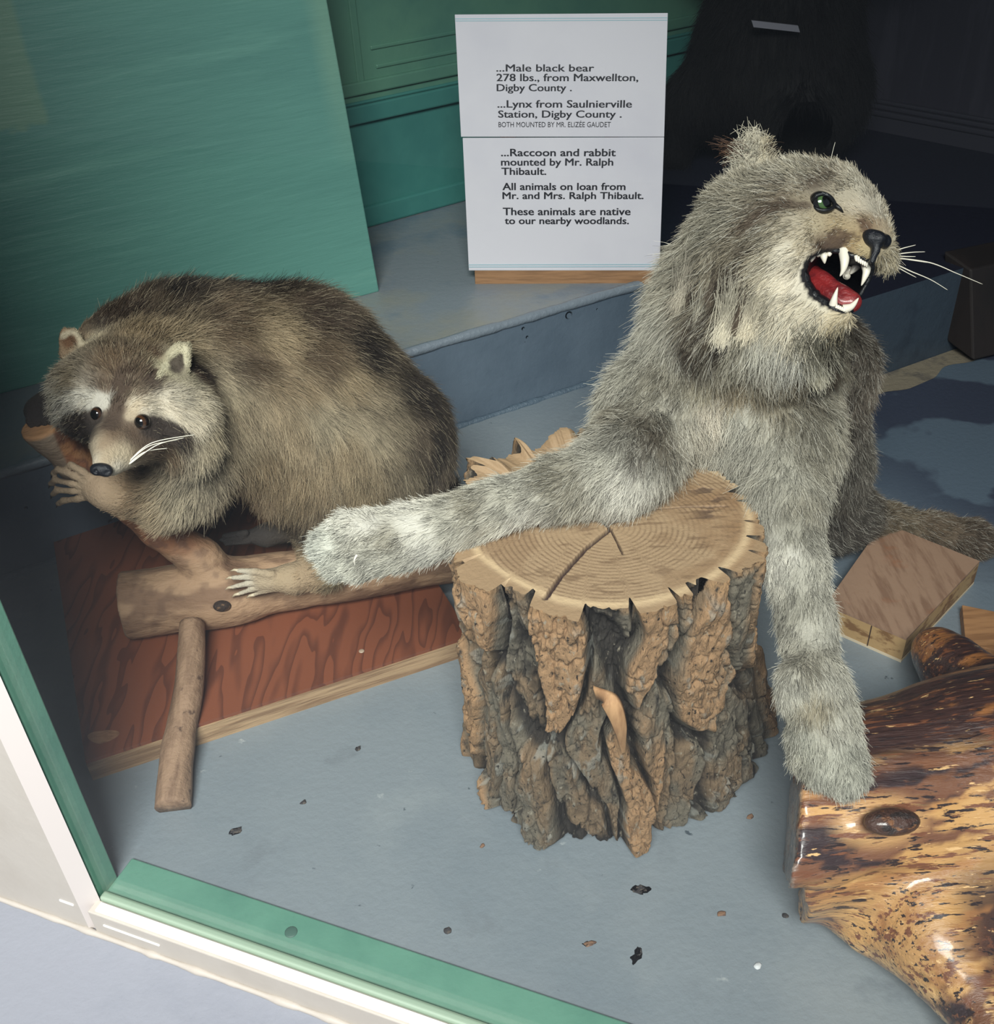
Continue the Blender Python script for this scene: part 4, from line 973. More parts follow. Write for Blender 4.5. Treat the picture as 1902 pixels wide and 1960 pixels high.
fl = flowfn(S, [(200, 880, 210, 850), (215, 840, 222, 800), (225, 780, 240, 730), (240, 720, 255, 660), (270, 660, 310, 600), (160, 770, 125, 790), (120, 740, 105, 760), (170, 720, 140, 700), (280, 780, 340, 800), (340, 800, 400, 840), (300, 830, 350, 850), (260, 870, 310, 870), (240, 895, 270, 890),
                (330, 620, 400, 570), (400, 560, 500, 560), (500, 560, 600, 610), (600, 620, 700, 690), (700, 680, 800, 770), (800, 780, 870, 860), (870, 860, 890, 930), (420, 660, 520, 700), (520, 700, 620, 760), (640, 760, 740, 840), (740, 850, 780, 940), (400, 740, 440, 840), (440, 820, 470, 920), (500, 820, 540, 920), (580, 850, 600, 950), (680, 880, 690, 980), (600, 960, 600, 1060),
                (390, 850, 360, 950), (350, 900, 320, 980), (300, 930, 270, 960), (250, 945, 190, 938), (180, 937, 140, 930), (640, 1080, 580, 1110), (580, 1108, 500, 1110), (480, 1018, 440, 1024), (335, 700, 345, 675), (135, 670, 130, 645), (840, 1050, 830, 1140)], .035)
lp = lenfn(S, [(400, 545, .040, .42), (500, 560, .040, .40), (300, 580, .036, .45), (600, 620, .036, .35), (700, 680, .034, .3), (800, 780, .032, .3), (870, 870, .032, .3), (560, 720, .034, .25), (650, 800, .034, .22), (500, 850, .034, .25), (600, 930, .036, .25), (480, 930, .040, .3), (700, 950, .034, .25), (420, 800, .034, .3),
               (370, 880, .038, .35), (330, 950, .036, .35), (270, 950, .018, .25), (225, 945, .006, .2), (180, 937, .003, .2), (150, 930, .003, .2), (110, 920, .002, .2), (330, 640, .030, .4), (250, 690, .020, .4), (230, 760, .012, .3), (215, 820, .006, .2), (200, 870, .004, .2), (190, 885, .003, .2), (235, 885, .005, .2),
               (160, 770, .016, .35), (115, 770, .022, .4), (290, 780, .014, .3), (370, 810, .026, .35), (310, 830, .010, .25), (330, 855, .016, .3), (130, 645, .005, .4), (340, 690, .005, .4), (315, 700, .006, .4), (184, 793, .003, .2), (268, 808, .003, .2),
               (640, 1060, .030, .3), (600, 1100, .014, .2), (540, 1108, .004, .2), (480, 1110, .002, .2), (470, 1018, .003, .2), (80, 788, .004, .2), (830, 1120, .034, .4), (840, 1020, .03, .3)], .02, .74)
tips = A([R3(*f_[3], 1.22) for f_ in FING]+[R3(*f_[2], 1.215) for f_ in FING]+[R3(*f_[2], 1.245) for f_ in TOES])
def rkeep(P, rg):
    ok = np.ones(len(P), bool)
    for e_ in eye_c: ok &= np.linalg.norm(P-e_, axis=1) > .0125
    nz = S.hit(194, 899); ok &= np.linalg.norm(P-nz, axis=1) > .011
    for t_ in tips: ok &= np.linalg.norm(P-t_, axis=1) > .010
    return ok
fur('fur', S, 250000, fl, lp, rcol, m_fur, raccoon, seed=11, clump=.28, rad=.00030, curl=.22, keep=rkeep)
def eyeball(name, c, r, gaze, parent, iris, pupil_deg, iris_deg, rim=(18, 14, 12)):
    m = bpy.data.materials.new(name+'_glass'); m.use_nodes = True; N = m.node_tree.nodes; L = m.node_tree.links; p = N['Principled BSDF']
    xyz, vec = objxyz(N, L); z_ = mth(N, L, 'DIVIDE', xyz[2], r)
    rp = N.new('ShaderNodeValToRGB'); cr = rp.color_ramp; cr.interpolation = 'LINEAR'
    ci, cp = (cos(radians(iris_deg))+1)/2, (cos(radians(pupil_deg))+1)/2
    cr.elements[0].position = ci-.012; cr.elements[0].color = (*lin(rim), 1)
    cr.elements[1].position = ci+.01; cr.elements[1].color = (*(lin(iris)*.8), 1)
    for pos, col in ((cp-.02, lin(iris)), (cp, A([.003]*3))): 
        e_ = cr.elements.new(pos); e_.color = (*col, 1)
    L.new(mth(N, L, 'ADD', mth(N, L, 'MULTIPLY', z_, .5), .5), rp.inputs[0]); L.new(rp.outputs[0], p.inputs['Base Color'])
    p.inputs['Roughness'].default_value = .06; p.inputs['Coat Weight'].default_value = 1; p.inputs['Coat Roughness'].default_value = .02
    me_ = MB().ell((0, 0, 0), [A([r, 0, 0]), A([0, r, 0]), A([0, 0, r])], 32, 24)
    o = obj(name, me_.V, me_.F, m, None); o.parent = parent
    o.location = Vector(c)-origin_of(parent); o.rotation_euler = Vector(gaze).to_track_quat('Z', 'Y').to_euler()
    return o
gz = -CF*.85+CX*-.25+CU*-.25
eyeball('eye', eye_c[0]-gz*.0045, .0098, gz, raccoon, (60, 38, 22), 38, 62); eyeball('eye', eye_c[1]-gz*.005, .0108, gz, raccoon, (66, 42, 24), 38, 62)
nt_ = S.hit(194, 898); nk = lambda px, py, l: (lambda d: CO+d*(((nt_-CO)@CF)-l))(ray(px, py))
nb = Body(nt_-.04, nt_+.04, .0011)
nb.ell(nk(193, 898, .002), [CX*.0125, CU*.0080, CF*.008], .004); nb.ell(nk(204, 902, .001), [CX*.0075, CU*.0072, CF*.006], .004); nb.ell(nk(184, 899, .000), [CX*.0066, CU*.0066, CF*.006], .004)
for c_ in (nk(205, 905, .008), nk(184, 902, .007)): nb.cut(lambda P, c_=c_: .0028-np.linalg.norm(P-c_, axis=-1), c_-.01, c_+.01, .002)
Vn, Fn = nb.mesh(); obj('nose', Vn, Fn, m_nose, raccoon)
e = MB()
for q0, q1, q2 in (((246, 884), (290, 848), (372, 832)), ((248, 888), (300, 852), (352, 838)), ((244, 886), (285, 854), (340, 842)), ((240, 894), (275, 866), (320, 858))):
    e.tube(spline([H(*q0, .092), H(*q1, .09), H(*q2, .075)], 10), np.linspace(.0009, .0004, 21), 6)
e.build('whiskers', m_whisk, raccoon, smooth=True)
# claws
for f_ in FING:
    a = R3(*f_[3], 1.222); b = R3(*f_[2], 1.215); d_ = (a-b)/np.linalg.norm(a-b)
    MB().tube([a-d_*.003, a+d_*.005-A([0, 0, .001]), a+d_*.011-A([0, 0, .004])], [.0026, .0018, .0004], 7).build('claw', mat('claw_horn', (58, 48, 40), rough=.4) if f_ is FING[0] else bpy.data.materials['claw_horn'], raccoon, smooth=True)
for f_ in TOES:
    a = R3(f_[2][0]-6, f_[2][1], 1.242); b = R3(*f_[1], 1.240); d_ = (a-b)/np.linalg.norm(a-b)
    MB().tube([a-d_*.003, a+d_*.006+A([0, 0, .001]), a+d_*.013-A([0, 0, .002])], [.003, .002, .0004], 7).build('claw', mat('claw_pale', (190, 176, 150), rough=.4) if f_ is TOES[0] else bpy.data.materials['claw_pale'], raccoon, smooth=True)

# ------------------------------------------------------------------ lynx
kc = 1.19
H = lambda px, py, dt: K(px, py, kc-dt)
B = Body((-.32, .70, .0), (.94, 1.62, 1.02), .0042)
# trunk and hind quarters
B.cone(R3(1385, 735, 1.20), R3(1420, 600, 1.17), .102, .092, .07)
B.cone(R3(1440, 730, 1.22), R3(1545, 715, 1.33), .100, .078, .07)
B.cone(R3(1545, 715, 1.33), R3(1570, 850, 1.42), .078, .068, .06)
B.cone(R3(1590, 900, 1.42), R3(1605, 985, 1.43), .058, .042, .05)
B.chain([(R3(1610, 985, 1.43), .05), (Z(1600, 1020, .06), .030)], .03)
B.chain([(Z(1640, 985, .09), .038), (Z(1700, 1000, .040), .026), (Z(1790, 1016, .030), .024), (Z(1858, 1030, .030), .026), (Z(1880, 1038, .028), .022)], .03)
# left-hand foreleg over the stump
B.cone(R3(1310, 760, 1.17), R3(1255, 790, 1.12), .074, .060, .06)
B.chain([(R3(1255, 790, 1.12), .058), (R3(1205, 880, 1.02), .042), (R3(1170, 908, .99), .033), (R3(1060, 932, .975), .0235), (R3(940, 970, .96), .0215), (R3(850, 1008, .95), .024), (R3(760, 1032, .945), .027), (R3(695, 1045, .94), .030)], .04)
B.chain([(R3(700, 1026, .955), .026), (R3(645, 1032, .955), .020)], .02)
for p0, p1, r in (((692, 1010), (664, 1006), .017), ((650, 1040), (626, 1047), .0205), ((668, 1066), (646, 1078), .019), ((715, 1070), (690, 1086), .016)):
    B.cone(R3(*p0, .935), R3(*p1, .93), r, r*.95, .012)
# right-hand foreleg down to the varnished log
B.cone(R3(1440, 800, 1.14), R3(1495, 850, 1.09), .086, .062, .06)
B.chain([(R3(1495, 850, 1.09), .058), (R3(1506, 960, .995), .034), (R3(1522, 1080, .935), .0255), (R3(1543, 1200, .878), .0225), (Z(1558, 1300, .320), .0225), (Z(1574, 1372, .290), .0265), (Z(1582, 1420, .275), .0305)], .04)
for p0, p1, y, r in (((1538, 1420), (1540, 1452), .805, .017), ((1563, 1440), (1572, 1478), .790, .019), ((1600, 1450), (1618, 1496), .780, .0185), ((1622, 1430), (1634, 1478), .785, .017)):
    B.cone(Z(*p0, .268), Z(*p1, .255), r, r*.92, .012)
B.cone(Z(1522, 1300, .335), Z(1510, 1330, .32), .018, .012, .02)
# neck, head
B.cone(R3(1420, 590, 1.17), H(1460, 455, -.03), .090, .070, .06)
B.cone(H(1445, 428, -.03), H(1530, 405, .0), .053, .049, .04)
B.cone(H(1530, 402, .01), H(1596, 390, .022), .044, .032, .03)
B.cone(H(1600, 388, .022), H(1652, 408, .022), .032, .0195, .03)
B.cone(H(1625, 400, .038), H(1668, 446, .062), .024, .0165, .02)
B.cone(H(1668, 446, .062), H(1682, 468, .066), .016, .0125, .015)
B.cone(H(1560, 450, .038), H(1636, 463, .060), .031, .0195, .025)
B.cone(H(1630, 458, .060), H(1650, 476, .070), .0205, .0165, .018)
B.cone(H(1686, 482, .052), H(1697, 497, .048), .0155, .0135, .015)
B.cone(H(1680, 430, .018), H(1684, 445, .03), .012, .011, .02)
B.cone(H(1470, 480, .02), H(1500, 540, .035), .060, .050, .04)
B.cone(H(1500, 540, .035), H(1555, 588, .050), .046, .029, .03)
B.cone(H(1555, 588, .050), H(1608, 604, .072), .027, .0125, .02)
B.cone(H(1450, 610, .0), H(1500, 650, .0), .06, .045, .05)
# the gape
MP = A([(1541, 508), (1552, 492), (1575, 481), (1605, 482), (1635, 492), (1660, 500), (1668, 512), (1662, 532), (1652, 552), (1640, 572), (1634, 586), (1618, 596), (1600, 592), (1578, 582), (1556, 566), (1542, 545), (1536, 526)], float)
def polyd(x, y, P):
    d = np.full(x.shape, 1e9); ins = np.zeros(x.shape, bool)
    for (ax_, ay), (bx_, by) in zip(P, np.roll(P, -1, 0)):
        ex_, ey_ = bx_-ax_, by-ay; t_ = np.clip(((x-ax_)*ex_+(y-ay)*ey_)/(ex_*ex_+ey_*ey_), 0, 1)
        d = np.minimum(d, np.hypot(x-ax_-t_*ex_, y-ay-t_*ey_))
        c_ = ((ay > y) != (by > y)) & (x < (bx_-ax_)*(y-ay)/((by-ay) or 1e-9)+ax_); ins ^= c_
    return np.where(ins, d, -d)
def gape(P):
    v = P-CO; k = v@CF; x = 951+FPX*(v@CX)/k; y = 980-FPX*(v@CU)/k
    return np.minimum(polyd(x, y, MP)/1680., (kc+.005)-k)
mc = H(1600, 540, .05)
B.cut(gape, mc-.13, mc+.13, .004)
# ear, seen from the front, rim curled
ear(B, H(1448, 345, -.035), H(1443, 292, -.040), CX*.95+CU*-.1, .016, .0155, .0058, CF*-.012)
B.displace(lambda P: .004*(fbm(P*26, 3, 5)-.5))
V, F = B.mesh(); S = Surf(V, F)
L1, L2, L3, L4, TAN, DKS, WHT = (186, 182, 168), (158, 152, 136), (128, 120, 104), (208, 204, 192), (170, 152, 120), (78, 70, 62), (216, 208, 190)
cpts = [(1480, 330, (168, 160, 142)), (1540, 330, (178, 170, 150)), (1590, 345, (150, 140, 122)), (1560, 345, (104, 92, 78)), (1640, 350, (178, 170, 152)), (1675, 400, (180, 172, 156)), (1620, 370, (172, 162, 142)), (1640, 400, (188, 176, 156)), (1440, 360, (160, 152, 134)), (1400, 420, L2), (1350, 440, (150, 144, 128)), (1300, 520, L2), (1280, 600, L1),
        (1500, 390, (96, 84, 70)), (1460, 410, (110, 98, 84)), (1530, 395, (150, 138, 116)), (1520, 420, (176, 166, 146)), (1480, 440, (168, 158, 138)), (1430, 450, (140, 130, 112)), (1560, 430, (176, 162, 134)), (1600, 430, (164, 146, 114)), (1640, 430, (178, 160, 128)), (1660, 430, (120, 96, 74)), (1640, 455, (178, 154, 112)), (1655, 480, (184, 166, 128)), (1600, 465, (96, 74, 54)), (1570, 468, (88, 70, 54)), (1620, 470, (150, 124, 88)),
        (1700, 480, (176, 164, 138)), (1705, 500, (184, 172, 146)), (1690, 450, (160, 144, 120)), (1540, 470, (196, 184, 160)), (1500, 490, WHT), (1460, 490, (170, 160, 138)), (1510, 540, (222, 212, 192)), (1490, 580, (216, 206, 184)), (1450, 560, (206, 196, 172)), (1560, 600, (220, 210, 188)), (1600, 615, (206, 190, 158)), (1530, 610, (212, 202, 180)),
        (1400, 500, (150, 140, 120)), (1380, 560, (150, 142, 124)), (1340, 560, (140, 132, 116)), (1420, 600, (196, 188, 166)), (1350, 620, (120, 112, 98)), (1310, 640, L1), (1460, 640, (206, 202, 188)), (1520, 660, (208, 206, 196)), (1400, 660, L2), (1560, 660, (170, 166, 150)), (1600, 650, (140, 132, 118)), (1640, 640, (104, 96, 86)),
        (1240, 650, L1), (1200, 720, L1), (1170, 790, L2), (1260, 720, L2), (1300, 780, L1), (1250, 820, (120, 112, 98)), (1200, 840, (150, 146, 134)), (1340, 740, (150, 142, 122)), (1400, 740, (160, 146, 122)), (1360, 780, (206, 196, 178)), (1310, 800, (198, 190, 172)), (1420, 800, L1), (1480, 760, (140, 130, 110)), (1520, 720, L3), (1460, 860, L1), (1380, 860, L1), (1330, 880, (170, 164, 146)), (1440, 900, (160, 156, 142)), (1550, 780, L2), (1560, 850, L2),
        (1150, 900, L1), (1200, 920, L4), (1100, 920, L2), (1060, 920, (140, 134, 118)), (1000, 945, L1), (950, 980, (174, 170, 156)), (1000, 990, L4), (900, 970, (148, 142, 126)), (860, 1010, L1), (820, 1050, L4), (780, 1000, L4), (740, 1030, (150, 144, 128)), (700, 1000, L4), (680, 1050, L1), (620, 1050, (202, 202, 190)), (650, 1080, (204, 202, 188)), (760, 1080, L1), (720, 1085, L1),
        (1500, 920, L1), (1540, 960, L2), (1520, 1020, (156, 152, 138)), (1500, 1060, L4), (1545, 1100, L1), (1530, 1160, (164, 160, 146)), (1560, 1200, L1), (1550, 1280, (158, 152, 136)), (1590, 1300, L1), (1520, 1320, L1), (1560, 1360, (150, 140, 118)), (1600, 1400, L1), (1540, 1420, (176, 174, 160)), (1620, 1450, (182, 180, 166)), (1600, 1490, (184, 182, 168)), (1530, 1450, (168, 164, 148)),
        (1640, 700, (112, 104, 94)), (1660, 760, (120, 110, 98)), (1620, 820, (116, 108, 98)), (1640, 900, (118, 112, 102)), (1620, 960, (112, 106, 96)), (1620, 1010, (96, 90, 82)), (1720, 1000, (124, 110, 90)), (1800, 1015, (118, 102, 84)), (1860, 1030, (104, 90, 76)),
        (1440, 300, (206, 198, 178)), (1445, 280, (212, 204, 184)), (1425, 300, (200, 192, 172)), (1460, 300, (196, 184, 158))]
cf2 = colfn(S, cpts, .012)
BK = (70, 60, 52)
STR2 = Strokes(S, [([(1545, 393), (1510, 392), (1480, 396), (1450, 412), (1432, 432)], .006, (84, 70, 58), .8), ([(1470, 350), (1500, 352)], .006, (110, 98, 84), .5), ([(1555, 350), (1575, 342), (1590, 338)], .008, (92, 80, 66), .7),
                   ([(1448, 470), (1420, 500), (1395, 540), (1370, 590), (1345, 640), (1330, 680)], .009, (74, 64, 54), .9), ([(1405, 520), (1380, 560), (1352, 600), (1325, 640), (1308, 680)], .008, (64, 55, 47), .9), ([(1360, 470), (1330, 520), (1310, 570)], .007, (112, 104, 90), .6),
                   ([(1430, 560), (1405, 610), (1380, 660)], .009, (62, 53, 45), .9), ([(1600, 440), (1625, 452)], .004, (74, 54, 42), .8), ([(1590, 452), (1618, 463)], .004, (70, 52, 42), .8), ([(1570, 470), (1605, 472)], .006, (70, 54, 44), .8), ([(1650, 425), (1662, 445)], .006, (84, 60, 46), .8), ([(1630, 445), (1642, 458)], .003, (74, 56, 44), .7),
                   ([(1520, 700), (1550, 760)], .018, (104, 94, 78), .6), ([(1250, 830), (1230, 850), (1215, 880)], .012, (92, 84, 74), .6), ([(1190, 760), (1175, 800)], .01, (108, 100, 88), .5), ([(1300, 770), (1270, 740)], .01, (112, 104, 90), .5)])
lye = S.hit(1574, 387)+CF*.001; lye2 = H(1690, 430, .022)
def lcol(P, rg):
    C = STR2.apply(P, cf2(P), rg)
    v_ = rg.random(len(P)); u_ = fbm(P*55, 3, 9)
    C = C*(.68+.44*v_)[:, None]*(.42+1.16*u_)[:, None]
    dk_ = (v_ < .15); C[dk_] *= .36
    pl = v_ > .88; C[pl] = C[pl]*.45+lin((232, 228, 214))*.55
    return np.clip(C, 0, 1)
lynx = empty('lynx', (.35, 1.2, .1), 'stuffed grey lynx snarling with open jaws, draped over the tree stump', 'lynx')
def incav(P, g=.0045): 
    v = P-CO; k = v@CF; return (polyd(951+FPX*(v@CX)/k, 980-FPX*(v@CU)/k, MP)/1680. > -g) & (k > 1.0) & (k < 1.32)
Cb = np.clip(STR2.apply(V, cf2(V), None)*.85, 0, 1); iv = incav(V, .003) & (V[:, 2] > .5); Cb[iv] = lin((12, 11, 14))
obj('body', V, F, m_skin, lynx, colors=Cb)
fl2 = flowfn(S, [(1690, 440, 1670, 410), (1670, 405, 1640, 365), (1640, 370, 1590, 335), (1590, 340, 1520, 325), (1520, 330, 1450, 340), (1600, 420, 1560, 440), (1650, 465, 1610, 460), (1620, 440, 1580, 445), (1570, 440, 1520, 450), (1520, 400, 1470, 400), (1540, 470, 1490, 490), (1500, 480, 1440, 520), (1700, 490, 1712, 500), (1650, 480, 1625, 485),
                 (1450, 370, 1380, 420), (1380, 420, 1310, 490), (1310, 490, 1270, 570), (1450, 450, 1390, 520), (1400, 520, 1350, 620), (1340, 600, 1300, 700), (1280, 580, 1240, 660), (1520, 520, 1470, 560), (1510, 570, 1450, 610), (1450, 560, 1390, 640), (1420, 640, 1380, 720), (1600, 612, 1550, 630), (1560, 600, 1500, 620), (1540, 630, 1545, 700), (1500, 640, 1490, 720), (1590, 640, 1600, 720), (1640, 640, 1650, 720),
                 (1240, 660, 1190, 740), (1190, 740, 1150, 820), (1290, 720, 1240, 800), (1340, 700, 1330, 780), (1400, 700, 1400, 780), (1370, 800, 1350, 880), (1460, 720, 1480, 800), (1520, 740, 1550, 820), (1440, 850, 1430, 900), (1330, 860, 1310, 900), (1260, 820, 1220, 900), (1200, 850, 1180, 930), (1180, 890, 1120, 935), (1100, 920, 1040, 945), (1040, 930, 960, 970), (950, 960, 880, 1000), (870, 1000, 790, 1030), (780, 1020, 700, 1045), (690, 1040, 630, 1050), (1000, 980, 960, 1000), (1150, 930, 1130, 965),
                 (1500, 850, 1505, 930), (1570, 850, 1575, 940), (1510, 930, 1520, 1020), (1530, 1020, 1540, 1120), (1545, 1120, 1550, 1220), (1555, 1220, 1560, 1320), (1570, 1320, 1580, 1400), (1530, 1340, 1530, 1420), (1585, 1400, 1595, 1480), (1640, 1380, 1645, 1450), (1650, 700, 1660, 800), (1640, 800, 1640, 900), (1630, 900, 1610, 1000), (1700, 992, 1800, 1012), (1800, 1012, 1880, 1036), (1440, 330, 1438, 275), (1455, 320, 1462, 275), (1425, 320, 1408, 285)], .03)
lp2 = lenfn(S, [(1690, 440, .006, .35), (1660, 400, .009, .4), (1600, 350, .011, .45), (1530, 330, .014, .5), (1470, 345, .018, .5), (1600, 430, .007, .3), (1640, 460, .006, .3), (1655, 480, .006, .35), (1700, 495, .010, .5), (1560, 440, .010, .3), (1540, 470, .011, .3), (1574, 387, .004, .25), (1545, 395, .006, .3), (1600, 395, .006, .3),
                (1500, 420, .014, .3), (1500, 500, .018, .25), (1520, 560, .018, .25), (1580, 605, .014, .3), (1610, 612, .010, .35), (1440, 480, .026, .3), (1390, 540, .038, .28), (1340, 600, .045, .28), (1380, 430, .026, .45), (1300, 520, .034, .45), (1270, 600, .034, .42), (1430, 600, .036, .2), (1480, 620, .030, .25), (1540, 640, .044, .2), (1590, 650, .034, .3),
                (1200, 720, .030, .4), (1170, 800, .026, .4), (1260, 760, .026, .3), (1350, 760, .028, .3), (1420, 760, .028, .3), (1500, 760, .026, .3), (1380, 860, .034, .3), (1330, 890, .042, .3), (1430, 900, .036, .3), (1220, 900, .022, .35), (1150, 930, .020, .35), (1060, 930, .017, .33), (950, 975, .015, .33), (850, 1010, .015, .33), (740, 1030, .013, .33), (640, 1050, .012, .45), (680, 1085, .012, .45),
                (1520, 920, .018, .33), (1535, 1050, .015, .32), (1550, 1200, .014, .32), (1570, 1330, .014, .32), (1580, 1420, .012, .36), (1600, 1490, .012, .45), (1530, 1450, .012, .42), (1650, 750, .022, .35), (1640, 900, .022, .35), (1800, 1015, .016, .35), (1880, 1036, .014, .4), (1440, 300, .016, .4), (1443, 275, .022, .5), (1420, 290, .020, .55), (1460, 290, .016, .45)], .018, .82)
nose_c = S.hit(1678, 462); ndt = kc-(nose_c-CO)@CF-.084
def lkeep(P, rg):
    ok = ~(incav(P, .0035) & (P[:, 2] > .5))
    ok &= np.linalg.norm(P-lye, axis=1) > .0155
    ok &= np.linalg.norm(P-nose_c, axis=1) > .014
    return ok
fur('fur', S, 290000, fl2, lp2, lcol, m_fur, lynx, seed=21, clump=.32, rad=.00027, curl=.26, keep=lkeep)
# long dark tufts at the ear and chin beard
def strands(name, items, m, parent, seed, rad=.0003):
    rg = np.random.default_rng(seed); Q = []; C = []
    for (p0, sp0, p1, sp1, n, col, sag) in items:
        for _ in range(n):
            a = A(p0)+rg.normal(0, 1, 3)*sp0; b = A(p1)+rg.normal(0, 1, 3)*sp1; m_ = (a+b)/2+A([0, 0, sag])*rg.normal(1, .5)
            for s_ in np.linspace(0, 1, 6): Q.append((1-s_)**2*a+2*s_*(1-s_)*m_+s_*s_*b)
            C.append([*(lin(col)*(.7+.6*rg.random())), 1])
    c = len(C); Q = A(Q, np.float32)-A(origin_of(parent), np.float32)
    hc = bpy.data.hair_curves.new(name); hc.add_curves([6]*c)
    hc.attributes['position'].data.foreach_set('vector', Q.ravel().astype(np.float32))
    ra = hc.attributes.get('radius') or hc.attributes.new('radius', 'FLOAT', 'POINT'); ra.data.foreach_set('value', np.tile(np.linspace(rad, rad*.3, 6), c).astype(np.float32))
    ca = hc.attributes.new('Col', 'FLOAT_COLOR', 'CURVE'); ca.data.foreach_set('color', A(C, np.float32).ravel())
    hc.materials.append(m); o = bpy.data.objects.new(name, hc); COL.objects.link(o); o.parent = parent; return o
he = lambda px, py: H(px, py, -.035)
tag(strands('ear_tuft', [(he(1428, 300), .006, he(1385, 290), .008, 50, (92, 66, 48), .008), (he(1425, 303), .004, he(1365, 278), .006, 14, (84, 62, 50), .006), (he(1462, 296), .005, he(1482, 290), .006, 40, (70, 54, 42), .010),
                      (he(1442, 290), .010, he(1437, 258), .008, 160, (206, 198, 178), .004), (he(1428, 305), .008, he(1405, 298), .008, 120, (204, 198, 180), .004), (he(1455, 288), .007, he(1468, 268), .005, 90, (206, 194, 166), .004)], m_fur, lynx, 5), 'ear tufts, dark at the sides')
HS = lambda px, py, l: S.hit(px, py)-CF*l
strands('chin_beard', [(HS(1540, 645, .0), .011, HS(1546, 738, .045), .007, 700, (206, 200, 180), 0), (HS(1582, 645, .0), .010, HS(1592, 738, .040), .007, 400, (160, 152, 134), 0), (HS(1566, 660, .004), .005, HS(1570, 748, .045), .005, 200, (80, 70, 60), 0)], m_fur, lynx, 6)
strands('cheek_ruff', [(HS(x0, y0, -.004), w_, HS(x1, y1, .022), w_*.6, n_, c_, 0) for x0, y0, x1, y1, w_, n_, c_ in (
    (1362, 560, 1318, 668, .008, 420, (206, 200, 182)), (1340, 560, 1306, 650, .006, 260, (84, 74, 64)), (1392, 550, 1346, 672, .006, 300, (76, 66, 56)), (1412, 560, 1372, 660, .010, 520, (208, 200, 180)), (1432, 545, 1398, 640, .005, 220, (84, 72, 60)), (1450, 580, 1415, 650, .010, 420, (206, 196, 174)), (1330, 500, 1290, 600, .010, 300, (170, 162, 146)), (1385, 500, 1350, 590, .006, 220, (92, 82, 70)))], m_fur, lynx, 7)
strands('belly_fringe', [(R3(1300+22*i, 880, 1.15), .012, R3(1290+24*i, 935, 1.12), .014, 60, (150, 136, 108), -.012) for i in range(7)], m_fur, lynx, 8)
# eyes with dark lids
gz = CX*.52+CU*.02-CF*.85
eyeball('eye', lye-gz*.0045, .0135, gz, lynx, (66, 92, 54), 33, 54); eyeball('eye', lye2-(CX*.8-CF*.3)*.006, .011, CX*.85-CF*.5, lynx, (92, 132, 72), 30, 54)
e = MB(); edt = kc-(lye-CO)@CF; HE = lambda px, py, l: H(px, py, edt+l); lid = [HE(1553, 391, .000), HE(1560, 377, .0075), HE(1574, 371, .0095), HE(1588, 377, .0085), HE(1597, 391, .004), HE(1590, 400, .008), HE(1576, 403, .0095), HE(1562, 399, .0065), HE(1553, 391, .000)]
e.tube(spline(lid, 8), .0023, 8, False); e.tube([HE(1597, 391, .004), HE(1607, 399, .004), HE(1614, 408, .004)], [.0025, .002, .0008], 8); e.build('eyelid', m_blackgloss, lynx, smooth=True)
# nose leather
HN = lambda px, py, dt: H(px, py, dt+ndt)
nb = Body(nose_c-.05, nose_c+.05, .0012)
nb.cone(HN(1667, 453, .086), HN(1691, 462, .080), .0080, .0080, .006); nb.cone(HN(1681, 458, .090), HN(1676, 478, .088), .0075, .004, .006); nb.cone(HN(1676, 478, .089), HN(1669, 500, .088), .0042, .003, .004)
nb.cone(HN(1659, 451, .083), HN(1665, 462, .085), .0045, .0045, .005)
for nq_ in (HN(1671, 466, .0985), HN(1691, 472, .0925)): nb.cut(lambda P, c=nq_: .0042-np.linalg.norm(P-c, axis=-1), nq_-.012, nq_+.012, .002)
Vn, Fn = nb.mesh(); obj('nose', Vn, Fn, m_nose, lynx)
# lips, mouth lining, tongue, teeth
def onface(px, py, lift=.0):
    return S.hit(px, py)-CF*lift
cen_ = MP.mean(0)
lipdt = {0: .062, 1: .066, 2: .072, 3: .080, 4: .086, 5: .084, 6: .078, 7: .070, 8: .066, 9: .068, 10: .076, 11: .082, 12: .082, 13: .074, 14: .066, 15: .060, 16: .060}
lp_ = []
for i, p in enumerate(MP):
    q_ = cen_+(p-cen_)*1.02; lp_.append(H(q_[0], q_[1], lipdt[i]-.006))
lp_.append(lp_[0]); ls = spline(lp_, 10)
wl = np.interp(np.linspace(0, 1, len(ls)), np.linspace(0, 1, len(lp_)), [.0052, .005, .0042, .003, .0026, .0026, .003, .0026, .0022, .0022, .0030, .0046, .0062, .0078, .0082, .0076, .0062, .0052])
wl = wl*(.8+.5*vnoise(ls*170, 3))
e = MB().tube(ls, wl, 12, False); e.build('lips', m_blackgloss, lynx, smooth=True)
e = MB()
nr = 14; V_ = []; Fq = []
base_ = spline([H(*(cen_+(p-cen_)*1.0), lipdt[i]-.008) for i, p in enumerate(MP)]+[H(*(cen_+(MP[0]-cen_)*1.0), lipdt[0]-.008)], 5)
nb_ = len(base_)-1
for j in range(nr):
    s_ = j/(nr-1); a_ = s_*pi/2
    for i in range(nb_):
        px_, py_, kk = proj(base_[i]); q_ = cen_+(A([px_, py_])-cen_)*(.98*cos(a_)**.6+.02)
        dep = kk*(cos(a_)**.8)+(kc+.0)*(1-cos(a_)**.8)
        V_.append(K(q_[0], q_[1], dep))
for j in range(nr-1):
    for i in range(nb_): Fq.append([j*nb_+i, j*nb_+(i+1) % nb_, (j+1)*nb_+(i+1) % nb_, (j+1)*nb_+i])
V_ = A(V_); V_ += CF*(.006*(vnoise(V_*90, 4)-.5))[:, None]
obj('mouth_lining', V_, Fq, mat('mouth_black', (11, 11, 14), rough=.3, bump=.002, bscale=120), lynx)
